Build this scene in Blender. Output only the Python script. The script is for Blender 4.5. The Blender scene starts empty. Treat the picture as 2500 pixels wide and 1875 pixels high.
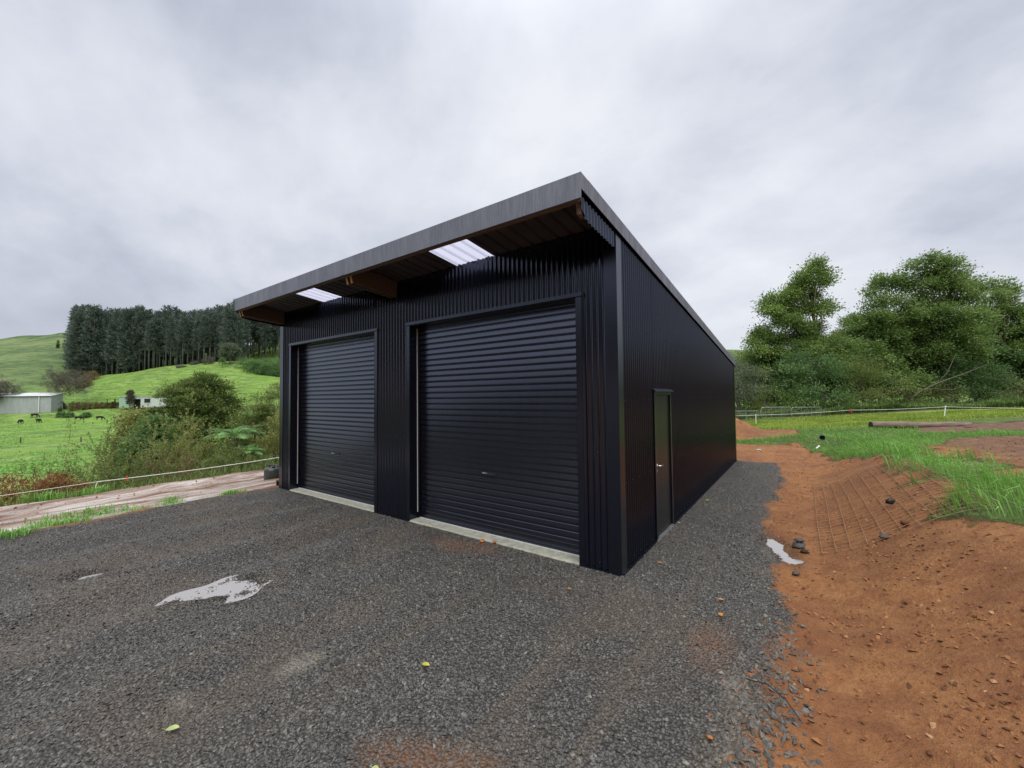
import bpy, math, numpy as np
from mathutils import Vector, Matrix
from math import radians, sin, cos, pi
S = bpy.context.scene
COL = S.collection
RNG = np.random.default_rng
# ------------------------------------------------------------------ camera frame
CAM = np.array([1.6905, -4.392, 2.0])
F_PX, PITCH, ROLL, YAW = 983.2, radians(1.915), radians(-.6075), radians(-35.753)
FW = np.array([sin(YAW)*cos(PITCH), cos(YAW)*cos(PITCH), sin(PITCH)])
R0 = np.array([cos(YAW), -sin(YAW), 0.0])
U0 = np.cross(R0, FW)
RT = R0*cos(ROLL) + U0*sin(ROLL)
UP = -R0*sin(ROLL) + U0*cos(ROLL)
FH = np.array([sin(YAW), cos(YAW)])          # level forward
RH = R0[:2]                                  # level right

def site(px, d):
    """ground position seen in direction column px at forward distance d"""
    l = (px-1250.0)/F_PX*d
    return CAM[:2] + FH*d + RH*l

# ------------------------------------------------------------------ objects
def tag(o, label=None, cat=None, group=None, kind=None):
    if label: o['label'] = label
    if cat: o['category'] = cat
    if group: o['group'] = group
    if kind: o['kind'] = kind
    return o

def empty(name, loc=(0,0,0), rz=0.0, label=None, cat=None, group=None):
    o = bpy.data.objects.new(name, None)
    COL.objects.link(o); o.location = loc; o.rotation_euler = (0,0,rz)
    o.empty_display_size = .2
    return tag(o, label, cat, group)

def mesh_data(name, V, faces, attrs=None, smooth=False, cattrs=None):
    V = np.asarray(V, np.float32).reshape(-1,3)
    faces = [np.asarray(f, np.int32) for f in faces if len(f)]
    me = bpy.data.meshes.new(name)
    me.vertices.add(len(V)); me.vertices.foreach_set('co', V.ravel())
    nl = sum(f.size for f in faces); npoly = sum(len(f) for f in faces)
    me.loops.add(nl); me.polygons.add(npoly)
    me.loops.foreach_set('vertex_index', np.concatenate([f.ravel() for f in faces]))
    tot = np.concatenate([np.full(len(f), f.shape[1], np.int32) for f in faces])
    st = np.concatenate([[0], np.cumsum(tot)[:-1]]).astype(np.int32)
    me.polygons.foreach_set('loop_start', st)
    try: me.polygons.foreach_set('loop_total', tot)
    except Exception: pass
    if attrs:
        for k, a in attrs.items():
            at = me.attributes.new(k, 'FLOAT', 'POINT')
            at.data.foreach_set('value', np.asarray(a, np.float32))
    me.update(calc_edges=True)
    me.polygons.foreach_set('use_smooth', np.full(npoly, bool(smooth)))
    return me

def link(name, me, mat, parent=None):
    o = bpy.data.objects.new(name, me); COL.objects.link(o)
    if mat is not None and len(me.materials) == 0: me.materials.append(mat)
    if parent is not None: o.parent = parent
    return o

def mobj(name, V, faces, mat, parent=None, attrs=None, smooth=False):
    return link(name, mesh_data(name, V, faces, attrs, smooth), mat, parent)

def copy_thing(o, loc, rz=0.0, sc=1.0, label=None, group=None):
    c = o.copy(); COL.objects.link(c)
    c.location = loc; c.rotation_euler = (0,0,rz)
    c.scale = (sc,sc,sc) if np.isscalar(sc) else sc
    if label: c['label'] = label
    if group: c['group'] = group
    for ch in list(o.children):
        k = ch.copy(); COL.objects.link(k); k.parent = c
        for g in list(ch.children):
            h = g.copy(); COL.objects.link(h); h.parent = k
    return c

class MB:
    """collects faces of one mesh"""
    def __init__(s): s.V=[]; s.Q=[]; s.T=[]; s.N=[]; s.n=0
    def add(s, V, Q=(), T=(), N=()):
        V = np.asarray(V, float).reshape(-1,3)
        s.V.append(V)
        if len(Q): s.Q.append(np.asarray(Q,int)+s.n)
        if len(T): s.T.append(np.asarray(T,int)+s.n)
        for f in N: s.N.append(np.asarray(f,int)+s.n)
        s.n += len(V); return s
    def box(s, x0,x1,y0,y1,z0,z1):
        V=[(x0,y0,z0),(x1,y0,z0),(x1,y1,z0),(x0,y1,z0),(x0,y0,z1),(x1,y0,z1),(x1,y1,z1),(x0,y1,z1)]
        return s.add(V,[(0,3,2,1),(4,5,6,7),(0,1,5,4),(1,2,6,5),(2,3,7,6),(3,0,4,7)])
    def hexa(s, V):
        return s.add(V,[(0,3,2,1),(4,5,6,7),(0,1,5,4),(1,2,6,5),(2,3,7,6),(3,0,4,7)])
    def tube(s, P, r, sides=6, cap=True):
        P=np.asarray(P,float); r=np.broadcast_to(np.asarray(r,float),(len(P),))
        T=np.gradient(P,axis=0); T/=np.linalg.norm(T,axis=1,keepdims=True)+1e-9
        ref=np.array([0,0,1.0]) if abs(T[:,2]).mean()<.8 else np.array([1.0,0,0])
        A=np.cross(T,ref); A/=np.linalg.norm(A,axis=1,keepdims=True)+1e-9
        B=np.cross(T,A)
        th=np.arange(sides)/sides*2*pi
        V=P[:,None]+r[:,None,None]*(A[:,None]*np.cos(th)[None,:,None]+B[:,None]*np.sin(th)[None,:,None])
        n=len(P); i=np.arange(n-1)[:,None]*sides; j=np.arange(sides)[None]; k=(j+1)%sides
        Q=np.stack([i+j,i+k,i+sides+k,i+sides+j],-1).reshape(-1,4)
        N=[list(range(sides))[::-1], [ (n-1)*sides+q for q in range(sides)]] if cap else []
        return s.add(V.reshape(-1,3),Q,(),N)
    def lathe(s, prof, sides=24, c=(0,0,0), capb=True, capt=True):
        prof=np.asarray(prof,float); th=np.arange(sides)/sides*2*pi
        V=np.stack([prof[:,0,None]*np.cos(th)+c[0],prof[:,0,None]*np.sin(th)+c[1],np.repeat(prof[:,1,None],sides,1)+c[2]],-1)
        n=len(prof); i=np.arange(n-1)[:,None]*sides; j=np.arange(sides)[None]; k=(j+1)%sides
        Q=np.stack([i+j,i+k,i+sides+k,i+sides+j],-1).reshape(-1,4)
        N=[]
        if capb: N.append(list(range(sides))[::-1])
        if capt: N.append([(n-1)*sides+q for q in range(sides)])
        return s.add(V.reshape(-1,3),Q,(),N)
    def prism(s, poly, a, b, axis='x'):
        """extrude a 2D polygon between a and b along axis"""
        poly=np.asarray(poly,float); n=len(poly)
        def lift(v):
            if axis=='x': return np.column_stack([np.full(n,v),poly])
            if axis=='y': return np.column_stack([poly[:,0],np.full(n,v),poly[:,1]])
            return np.column_stack([poly,np.full(n,v)])
        V=np.concatenate([lift(a),lift(b)])
        Q=[(i,(i+1)%n,n+(i+1)%n,n+i) for i in range(n)]
        return s.add(V,Q,(),[list(range(n))[::-1],list(range(n,2*n))])
    def build(s, name, mat, parent=None, smooth=False, attrs=None):
        V=np.concatenate(s.V); F=[]
        if s.Q: F.append(np.concatenate(s.Q))
        if s.T: F.append(np.concatenate(s.T))
        by={}
        for f in s.N: by.setdefault(len(f),[]).append(f)
        for f in by.values(): F.append(np.array(f))
        return mobj(name,V,F,mat,parent,attrs,smooth)

# ------------------------------------------------------------------ value noise in numpy
def vnoise(x, y, seed=0):
    xi=np.floor(x).astype(np.int64); yi=np.floor(y).astype(np.int64); fx=x-xi; fy=y-yi
    def h(a,b):
        n=(a*374761393+b*668265263+seed*144665)&0x7fffffff
        n=((n^(n>>13))*1274126177)&0x7fffffff
        n=(n^(n>>16))&0xffff
        return n/65535.0
    u=fx*fx*(3-2*fx); v=fy*fy*(3-2*fy)
    return (h(xi,yi)*(1-u)+h(xi+1,yi)*u)*(1-v)+(h(xi,yi+1)*(1-u)+h(xi+1,yi+1)*u)*v
def fbm(x,y,seed=0,oct=4):
    s=0;a=.5
    for o in range(oct): s=s+a*(vnoise(x*2**o,y*2**o,seed+o*17)-.5); a*=.5
    return s
def sstep(a,b,x):
    t=np.clip((x-a)/(b-a),0,1); return t*t*(3-2*t)
# ------------------------------------------------------------------ materials
def mat_new(name):
    m=bpy.data.materials.new(name); m.use_nodes=True
    nt=m.node_tree; b=nt.nodes['Principled BSDF']
    return m,nt,b
class G:
    """terse node graph helper"""
    def __init__(s,nt): s.nt=nt
    def n(s,t,**kw):
        x=s.nt.nodes.new(t)
        for k,v in kw.items(): setattr(x,k,v)
        return x
    def set(s,sock,v):
        if hasattr(v,'is_output') or isinstance(v,bpy.types.NodeSocket): s.nt.links.new(v,sock)
        else: sock.default_value=v
    def math(s,op,a,b=0.0,c=0.0,clamp=False):
        x=s.n('ShaderNodeMath',operation=op,use_clamp=clamp)
        s.set(x.inputs[0],a); s.set(x.inputs[1],b)
        if len(x.inputs)>2: s.set(x.inputs[2],c)
        return x.outputs[0]
    def mix(s,f,a,b,blend='MIX'):
        x=s.n('ShaderNodeMix',data_type='RGBA',blend_type=blend)
        s.set(x.inputs[0],f); s.set(x.inputs[6],a); s.set(x.inputs[7],b)
        return x.outputs[2]
    def ramp(s,f,stops,interp='LINEAR'):
        x=s.n('ShaderNodeValToRGB'); x.color_ramp.interpolation=interp
        el=x.color_ramp.elements
        while len(el)<len(stops): el.new(.5)
        for e,(p,c) in zip(el,stops):
            e.position=p; e.color=c if len(c)==4 else (*c,1)
        s.set(x.inputs[0],f); return x.outputs[0]
    def rng(s,f,a,b,c=0.0,d=1.0,smooth=True):
        x=s.n('ShaderNodeMapRange',interpolation_type='SMOOTHSTEP' if smooth else 'LINEAR')
        s.set(x.inputs[0],f); s.set(x.inputs[1],a); s.set(x.inputs[2],b); s.set(x.inputs[3],c); s.set(x.inputs[4],d)
        return x.outputs[0]
    def noise(s,vec,scale,detail=4.0,rough=.55,dist=0.0):
        x=s.n('ShaderNodeTexNoise'); s.set(x.inputs['Vector'],vec)
        x.inputs['Scale'].default_value=scale; x.inputs['Detail'].default_value=detail
        x.inputs['Roughness'].default_value=rough; x.inputs['Distortion'].default_value=dist
        return x.outputs[0]
    def voro(s,vec,scale,out='Distance',feature='F1'):
        x=s.n('ShaderNodeTexVoronoi',feature=feature); s.set(x.inputs['Vector'],vec)
        x.inputs['Scale'].default_value=scale; return x.outputs[out]
    def attr(s,name):
        x=s.n('ShaderNodeAttribute',attribute_name=name); return x.outputs['Fac']
    def pos(s): return s.n('ShaderNodeNewGeometry').outputs['Position']
    def obj(s): return s.n('ShaderNodeTexCoord').outputs['Object']
    def vmul(s,v,k):
        x=s.n('ShaderNodeVectorMath',operation='MULTIPLY'); s.set(x.inputs[0],v); x.inputs[1].default_value=k
        return x.outputs[0]
    def bump(s,h,strength,dist,normal=None):
        x=s.n('ShaderNodeBump'); s.set(x.inputs['Height'],h); s.set(x.inputs['Strength'],strength)
        x.inputs['Distance'].default_value=dist
        if normal is not None: s.nt.links.new(normal,x.inputs['Normal'])
        return x.outputs[0]
def c4(c): return (*c,1.0)

def simple(name,col,rough=.6,metal=0.0,noise=.0,nscale=8.0,bump=0.0,bscale=40.0,spec=.5,coord='obj',stretch=None):
    m,nt,b=mat_new(name); g=G(nt)
    v=g.obj() if coord=='obj' else g.pos()
    if stretch: v=g.vmul(v,stretch)
    if noise:
        n=g.noise(v,nscale,5)
        lo=tuple(max(0,x*(1-noise)) for x in col); hi=tuple(x*(1+noise) for x in col)
        g.set(b.inputs['Base Color'],g.ramp(n,[(.3,lo),(.7,hi)]))
        g.set(b.inputs['Roughness'],g.rng(n,.3,.7,rough*.85,min(1,rough*1.15)))
    else:
        b.inputs['Base Color'].default_value=c4(col); b.inputs['Roughness'].default_value=rough
    b.inputs['Metallic'].default_value=metal
    b.inputs['Specular IOR Level'].default_value=spec
    if bump:
        g.set(b.inputs['Normal'],g.bump(g.noise(v,bscale,3),bump,.01))
    return m

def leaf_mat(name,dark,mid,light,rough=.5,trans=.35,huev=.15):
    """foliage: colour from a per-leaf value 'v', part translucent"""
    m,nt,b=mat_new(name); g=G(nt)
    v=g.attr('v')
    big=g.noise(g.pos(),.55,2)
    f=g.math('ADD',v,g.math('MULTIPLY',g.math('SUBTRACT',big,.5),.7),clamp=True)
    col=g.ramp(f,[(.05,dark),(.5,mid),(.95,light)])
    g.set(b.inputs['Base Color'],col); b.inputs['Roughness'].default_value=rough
    b.inputs['Specular IOR Level'].default_value=.35
    tr=g.n('ShaderNodeBsdfTranslucent'); g.set(tr.inputs[0],g.mix(.5,col,(light[0]*1.2,light[1]*1.3,light[2]*.6,1)))
    mx=g.n('ShaderNodeMixShader'); mx.inputs[0].default_value=trans
    nt.links.new(b.outputs[0],mx.inputs[1]); nt.links.new(tr.outputs[0],mx.inputs[2])
    nt.links.new(mx.outputs[0],nt.nodes['Material Output'].inputs[0])
    return m

# ---- shed steel
def black_steel(name,rough,col=(.0028,.0034,.0075),ior=1.74):
    m,nt,b=mat_new(name); g=G(nt)
    p=g.pos()
    n=g.noise(g.vmul(p,(6,6,.8)),2.0,4)
    n2=g.noise(p,90,2)
    g.set(b.inputs['Base Color'],g.ramp(n,[(.3,col),(.75,tuple(x*1.3 for x in col))]))
    g.set(b.inputs['Roughness'],g.rng(n,.3,.7,rough*.95,rough*1.08))
    g.set(b.inputs['Normal'],g.bump(g.noise(p,1.2,2),.03,.02))
    b.inputs['IOR'].default_value=ior; b.inputs['Specular IOR Level'].default_value=.5
    b.inputs['Specular Tint'].default_value=(.66,.75,1.0,1)
    return m
M={}
M['clad']=black_steel('black_cladding',.15)
M['clad_side']=black_steel('black_side_cladding',.16,ior=1.47)
M['curtain']=black_steel('black_roller_curtain',.22,(.0025,.0028,.005),ior=2.15)
M['flash']=black_steel('black_flashing',.24,(.003,.0034,.0065),ior=1.75)
M['door']=black_steel('black_door_skin',.30,(.010,.010,.011),ior=1.42)

def galv():
    m,nt,b=mat_new('weathered_zinc_flashing'); g=G(nt); p=g.pos()
    # water stains run down the face: stretched along z
    st=g.noise(g.vmul(p,(1,1,.06)),55,5,.6)
    st2=g.noise(g.vmul(p,(1,1,.1)),5,4,.6)
    sp=g.noise(p,60,3)
    f=g.math('ADD',g.math('MULTIPLY',st,.65),g.math('MULTIPLY',st2,.35))
    f=g.math('ADD',f,g.math('MULTIPLY',g.math('SUBTRACT',sp,.5),.18))
    g.set(b.inputs['Base Color'],g.ramp(f,[(.36,(.125,.136,.17)),(.5,(.165,.18,.22)),(.64,(.215,.232,.275))]))
    g.set(b.inputs['Roughness'],g.rng(f,.35,.65,.6,.42))
    b.inputs['Metallic'].default_value=.2
    return m
M['galv']=galv()
def timber(name,a,bc,rough=.7):
    m,nt,b=mat_new(name); g=G(nt); p=g.pos()
    n=g.noise(g.vmul(p,(1.2,9,14)),3.0,5,.6,.6)
    g.set(b.inputs['Base Color'],g.ramp(n,[(.3,a),(.7,bc)])); b.inputs['Roughness'].default_value=rough
    g.set(b.inputs['Normal'],g.bump(n,.25,.004))
    return m
M['purlin']=timber('treated_timber',(.125,.083,.055),(.21,.145,.098))
M['rafter']=timber('laminated_timber',(.075,.058,.05),(.13,.10,.085))
M['timber_end']=simple('timber_end_grain',(.5,.27,.11),.7,noise=.3,nscale=30)
M['roof']=simple('roof_sheet',(.06,.056,.062),.45,noise=.25,nscale=3)
M['concrete']=simple('concrete_slab',(.36,.36,.30),.75,noise=.22,nscale=14,bump=.3,bscale=80)
M['white_plastic']=simple('white_nylon',(.75,.75,.74),.5,noise=.05)
M['seal']=simple('bottom_seal',(.62,.63,.62),.4,noise=.08)
M['chrome']=simple('satin_chrome',(.78,.78,.78),.22,metal=1.0)
M['black_plastic']=simple('black_plastic',(.018,.02,.022),.42,noise=.2,nscale=12)
M['can']=simple('dark_grey_plastic',(.045,.055,.052),.4,noise=.25,nscale=9)
M['screw']=simple('screw_heads',(.02,.02,.024),.3)
def sky_sheet():
    m,nt,b=mat_new('clear_corrugated_sheet'); g=G(nt)
    b.inputs['Base Color'].default_value=(.9,.9,.95,1); b.inputs['Roughness'].default_value=.25
    tr=g.n('ShaderNodeBsdfTranslucent'); tr.inputs[0].default_value=(.78,.77,.88,1)
    tp=g.n('ShaderNodeBsdfTransparent'); tp.inputs[0].default_value=(.80,.79,.90,1)
    a=g.n('ShaderNodeMixShader'); a.inputs[0].default_value=.55
    nt.links.new(tr.outputs[0],a.inputs[1]); nt.links.new(tp.outputs[0],a.inputs[2])
    c=g.n('ShaderNodeMixShader'); c.inputs[0].default_value=.9
    nt.links.new(b.outputs[0],c.inputs[1]); nt.links.new(a.outputs[0],c.inputs[2])
    nt.links.new(c.outputs[0],nt.nodes['Material Output'].inputs[0])
    return m
M['skylight']=sky_sheet()

# ---- ground: one material, driven by vertex masks
def ground_mat():
    m,nt,b=mat_new('ground_surface'); g=G(nt); p=g.pos()
    nb=g.noise(p,.9,4); nm=g.noise(p,4.5,5,.6); nf=g.noise(p,28,5,.65); nx=g.noise(p,110,3,.6)
    # soil: red-brown volcanic clay
    soil=g.ramp(g.math('ADD',g.math('MULTIPLY',nm,.55),g.math('MULTIPLY',nf,.45)),
                [(.28,(.12,.046,.017)),(.44,(.25,.102,.035)),(.58,(.34,.155,.056)),(.76,(.44,.245,.10))])
    soil=g.mix(g.rng(nb,.4,.64,0,.55),soil,(.17,.064,.026,1))
    # dry tan clods
    soil=g.mix(g.math('MULTIPLY',g.rng(nx,.62,.75),.35),soil,(.42,.27,.16,1))
    # dark topsoil on the terrace
    dark=g.ramp(nm,[(.3,(.09,.048,.03)),(.7,(.22,.125,.075))])
    soil=g.mix(g.attr('dark'),soil,dark)
    # mud track: wet streaky clay, pale where silt lies
    ps=g.vmul(p,(3.2,.35,1))
    ms=g.noise(ps,1.6,6,.65,.4)
    mud=g.ramp(ms,[(.3,(.085,.045,.03)),(.42,(.19,.105,.07)),(.52,(.36,.27,.22)),(.63,(.62,.57,.53))])
    mudf=g.rng(g.math('ADD',g.attr('mud'),g.math('MULTIPLY',g.math('SUBTRACT',nm,.5),.5)),.4,.6)
    col=g.mix(mudf,soil,mud)
    # gravel bed between the loose stones
    vd=g.n('ShaderNodeTexVoronoi'); g.set(vd.inputs['Vector'],p); vd.inputs['Scale'].default_value=44
    vd2=g.voro(p,44,'Distance')
    vc=g.n('ShaderNodeSeparateColor'); nt.links.new(vd.outputs['Color'],vc.inputs[0])
    grav=g.ramp(vc.outputs[0],[(0,(.058,.054,.049)),(.5,(.098,.092,.084)),(.85,(.135,.127,.114)),(1,(.19,.175,.145))])
    grav=g.mix(g.rng(vd2,.3,.65),grav,(.045,.042,.038,1))
    dust=g.math('MAXIMUM',g.rng(g.noise(p,.75,4,.6,.3),.46,.66),g.rng(g.noise(g.vmul(p,(2.2,.22,1)),1.0,4,.6,.3),.5,.7))
    grav=g.mix(g.math('MULTIPLY',dust,.42),grav,(.135,.103,.07,1))
    stain=g.attr('stain')
    grav=g.mix(g.math('MULTIPLY',g.rng(g.math('ADD',stain,g.math('MULTIPLY',g.math('SUBTRACT',nf,.5),.8)),.35,1.0),.65),grav,(.185,.092,.048,1))
    silt=g.attr('silt')
    grav=g.mix(g.math('MULTIPLY',g.rng(g.math('ADD',silt,g.math('MULTIPLY',g.math('SUBTRACT',nf,.5),.9)),.35,.9),.75),grav,(.27,.24,.19,1))
    gf=g.rng(g.math('ADD',g.attr('gravel'),g.math('ADD',g.math('MULTIPLY',g.math('SUBTRACT',nm,.5),.35),g.math('MULTIPLY',g.math('SUBTRACT',nf,.5),.5))),.42,.58)
    col=g.mix(gf,col,grav)
    wet=g.rng(g.math('ADD',g.attr('wet'),g.math('MULTIPLY',g.math('SUBTRACT',nm,.5),.5)),.3,.75)
    col=g.mix(g.math('MULTIPLY',wet,.75),col,g.mix(1.0,col,(.38,.37,.36,1),'MULTIPLY'))
    # grass base
    terr=g.rng(g.noise(g.vmul(p,(.14,.14,1.6)),1.0,4,.6,.6),.33,.67,0,1,False)
    patch=g.rng(g.noise(p,.022,5,.6),.36,.64,0,1,False)
    gl=g.noise(p,.045,4); gs=g.rng(g.noise(g.vmul(p,(.8,.8,2.5)),.8,6,.75),.3,.7,0,1,False)
    grass=g.ramp(g.math('ADD',g.math('MULTIPLY',gs,.5),g.math('MULTIPLY',terr,.5)),
                 [(.15,(.05,.088,.02)),(.38,(.115,.20,.036)),(.58,(.18,.295,.055)),(.85,(.30,.40,.11))])
    yel=g.mix(g.rng(gl,.38,.62),grass,(.17,.32,.028,1))
    grass=g.mix(.35,grass,yel)
    lawn=g.ramp(g.math('ADD',g.math('MULTIPLY',nm,.5),g.math('MULTIPLY',gs,.5)),[(.2,(.10,.17,.03)),(.5,(.21,.29,.05)),(.75,(.36,.40,.10))])
    grass=g.mix(g.attr('lawn'),grass,lawn)
    far=g.ramp(g.math('ADD',g.math('MULTIPLY',gs,.25),g.math('ADD',g.math('MULTIPLY',terr,.3),g.math('MULTIPLY',patch,.45))),
               [(.2,(.038,.055,.026)),(.42,(.075,.12,.042)),(.6,(.125,.20,.055)),(.82,(.23,.225,.12))])
    grass=g.mix(g.attr('far'),grass,far)
    litter_dark=g.ramp(nm,[(.3,(.025,.022,.012)),(.7,(.075,.06,.03))])
    grass=g.mix(g.attr('litter_dark'),grass,litter_dark)
    gr=g.rng(g.math('ADD',g.attr('grass'),g.math('ADD',g.math('MULTIPLY',g.math('SUBTRACT',nm,.5),.5),g.math('MULTIPLY',g.math('SUBTRACT',nf,.5),.4))),.4,.6)
    col=g.mix(gr,col,grass)
    g.set(b.inputs['Base Color'],col)
    # roughness: wet mud and damp gravel shine
    r=g.mix(mudf,(.85,.85,.85,1),g.ramp(ms,[(.4,(.75,)*3),(.62,(.22,)*3)]))
    r=g.mix(gf,r,(.62,.62,.62,1)); r=g.mix(gr,r,(.9,.9,.9,1))
    r=g.mix(wet,r,(.18,.18,.18,1))
    g.set(b.inputs['Roughness'],r)
    b.inputs['Specular IOR Level'].default_value=.4
    # relief
    hs=g.math('ADD',g.math('MULTIPLY',nf,1.0),g.math('MULTIPLY',nx,.4))
    hv=g.math('MULTIPLY',g.math('SUBTRACT',1.0,vd2),1.0)
    h=g.mix(gf,hs,hv)
    far_h=g.math('ADD',g.math('MULTIPLY',terr,14.0),g.math('MULTIPLY',gs,9.0))
    hh=g.mix(gr,h,far_h)
    g.set(b.inputs['Normal'],g.bump(hh,.85,.03))
    return m
M['ground']=ground_mat()
def water_mat():
    m,nt,b=mat_new('silty_water'); g=G(nt)
    b.inputs['Base Color'].default_value=(.34,.325,.32,1); b.inputs['Roughness'].default_value=.03
    b.inputs['IOR'].default_value=1.33; b.inputs['Specular IOR Level'].default_value=1.0
    g.set(b.inputs['Normal'],g.bump(g.noise(g.pos(),18,2),.03,.01))
    return m
M['water']=water_mat()
def stone_mat(name,stops,rough=.55):
    m,nt,b=mat_new(name); g=G(nt)
    f=g.attr('v'); n=g.noise(g.pos(),120,2)
    c=g.ramp(g.math('ADD',f,g.math('MULTIPLY',g.math('SUBTRACT',n,.5),.25)),stops)
    if name=='basalt_chip':
        pp=g.pos(); du=g.math('MAXIMUM',g.rng(g.noise(pp,.75,4,.6,.3),.46,.66),g.rng(g.noise(g.vmul(pp,(2.2,.22,1)),1.0,4,.6,.3),.5,.7))
        c=g.mix(g.math('MULTIPLY',du,.30),c,(.125,.098,.068,1))
    g.set(b.inputs['Base Color'],c); b.inputs['Roughness'].default_value=rough
    b.inputs['Specular IOR Level'].default_value=.5
    return m
M['stones']=stone_mat('basalt_chip',[(0,(.066,.062,.057)),(.45,(.096,.091,.084)),(.88,(.126,.119,.108)),(.98,(.17,.157,.13)),(1,(.25,.225,.175))],.5)
M['clods']=stone_mat('clay_clods',[(0,(.10,.038,.016)),(.45,(.22,.088,.032)),(.85,(.31,.14,.05)),(.97,(.37,.2,.09)),(1,(.38,.28,.18))],.85)
M['rust']=simple('rusty_wire',(.33,.17,.085),.75,noise=.35,nscale=20,coord='pos')
M['rock']=simple('grey_rock',(.075,.07,.068),.7,noise=.4,nscale=12,bump=.5,bscale=30)
M['log']=simple('weathered_log',(.19,.145,.11),.8,noise=.5,nscale=3.0,bump=.5,bscale=14,stretch=(1.0,7,7))
M['log_end']=simple('dark_log_end',(.035,.022,.016),.9,noise=.4,nscale=20)
M['plank']=simple('dark_wet_plank',(.075,.042,.028),.6,noise=.4,nscale=5,stretch=(1,8,8))
M['white_paint']=simple('white_plastic_post',(.8,.8,.79),.45)
M['rope']=simple('white_fence_rope',(.78,.77,.70),.7,noise=.12,nscale=40,coord='pos')
M['ribbon']=simple('orange_ribbon',(.75,.09,.025),.6)
M['galv_pipe']=simple('galvanised_pipe',(.30,.31,.31),.45,metal=.7,noise=.2)
M['post']=simple('grey_fence_post',(.1,.085,.065),.85,noise=.4,nscale=6)
M['cow']=simple('black_hide',(.006,.006,.006),.9,noise=.3,nscale=4)
M['bark']=simple('bark_grey',(.13,.11,.09),.9,noise=.45,nscale=5,bump=.6,bscale=18,stretch=(3,3,.6))
M['bark_pale']=simple('bark_pale',(.26,.23,.19),.85,noise=.4,nscale=4,bump=.4,bscale=18,stretch=(3,3,.8))
M['bark_pine']=simple('bark_pine',(.14,.14,.135),.9,noise=.4,nscale=1.5,stretch=(2,2,.4))
M['twig']=simple('twigs',(.11,.085,.05),.9,noise=.4,nscale=3)
M['twig_brown']=simple('twigs_brown',(.12,.07,.05),.9,noise=.4,nscale=3)
# ------------------------------------------------------------------ terrain
PXC=np.array([-700,-400,0,150,210,250,320,400,460,520,585,640,690,800,1000,1300,1700,1830,2100,2500,3000],float)
DR=np.array([45,60,84,115,130,145,155,168,185,200,215,235,260,300,350,450,600,900],float)
def hz(px): return 983.65-.01062*px
def zpix(y,px,d): return 2+d*(hz(px)-y)/F_PX
def build_table():
    T=np.zeros((len(PXC),len(DR)))
    fld={45:-6.8,60:-6.7,84:-6.4,115:-5.6,130:-4.9,145:-3.0,155:-1.4}
    for i,px in enumerate(PXC):
        base=[fld.get(d,0) for d in DR[:7]]
        if px<=150:
            zz=[-3,-3,-3,-3,-3,-2,-2,0,0,0,0] if px<-500 else [2.2,7.5,12,17,23,31,44,zpix(825,0,350) if px<=0 else zpix(804,150,350),52,40,30]
        elif px<=210:
            zz=[2.4,7.0,10.5,14.0,17.5,24,40,62,54,40,30]
        elif px<=690:
            cy=np.interp(px,[250,320,400,460,520,585,640,690],[914,905,894,888,882,876,893,911])
            cr=zpix(cy,px,215)
            bk=np.interp(px,[250,400,520,585,600,640,690],[22,26,30,34,38,41,42])
            zz=[.28*cr,.58*cr,.82*cr,cr,cr-1.2 if px<560 else cr-3,np.interp(px,[250,540,600,690],[cr,cr,30,33]),bk,max(bk+14,48),50,40,30]
            if px<330: zz[7:9]=[40,58]
            base[5]=-2.2; base[6]=-.2
        elif px<1600:
            k=np.interp(px,[690,1600],[1,.1]); zz=[5*k,9*k,14*k,19*k,24*k,30*k,36*k,40*k,42,38,30]
        else:
            base=[-.3,-.6,-2,-3,-3,-3,-3]; zz=[-3,-3,-3,-3,-2,0,4,12,30,zpix(862,1800,600)+6,50]
        T[i]=base+zz
    # fine resample then smooth
    px=np.arange(-700,3001,15.0); dd=np.arange(45,900.1,2.5)
    A=np.array([np.interp(px,PXC,T[:,j]) for j in range(len(DR))]).T
    B=np.array([np.interp(dd,DR,A[i]) for i in range(len(px))])
    for _ in range(3):
        B[1:-1]=(B[:-2]+2*B[1:-1]+B[2:])/4
        for _k in range(2): B[:,1:-1]=(B[:,:-2]+2*B[:,1:-1]+B[:,2:])/4
    return px,dd,B
TPX,TDD,TB=build_table()
def table_z(px,d):
    a=np.clip((px-TPX[0])/15.0,0,len(TPX)-1.001); b=np.clip((d-45)/2.5,0,len(TDD)-1.001)
    i=a.astype(int); j=b.astype(int); u=a-i; v=b-j
    return (TB[i,j]*(1-u)+TB[i+1,j]*u)*(1-v)+(TB[i,j+1]*(1-u)+TB[i+1,j+1]*u)*v
def dl(X,Y):
    x=X-CAM[0]; y=Y-CAM[1]
    return x*FH[0]+y*FH[1], x*RH[0]+y*RH[1]
def back_toe(X): return np.where(X<2.2,14.2+.45*np.clip(X+.5,-4,3),15.4)
def bank_w(X,Y):
    wid=1.4+.28*np.clip(1-Y,0,6)
    toe=1.8+.25*np.clip(-Y-1,0,6)*0
    wr=np.clip((X-toe)/wid,0,1)
    wb=np.clip((Y-back_toe(X))/.9,0,1)
    wr=np.maximum(wr,0); w=np.maximum(wr,wb)
    return w*w*(3-2*w)*.5+w*.5
def top_z(X,Y):
    d,l=dl(X,Y)
    z=.32-.0445*np.minimum(d,36)+.0488*np.clip(l,-20,37)+.40*sstep(15,6,d)
    return np.maximum(z,-1.2)
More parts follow.
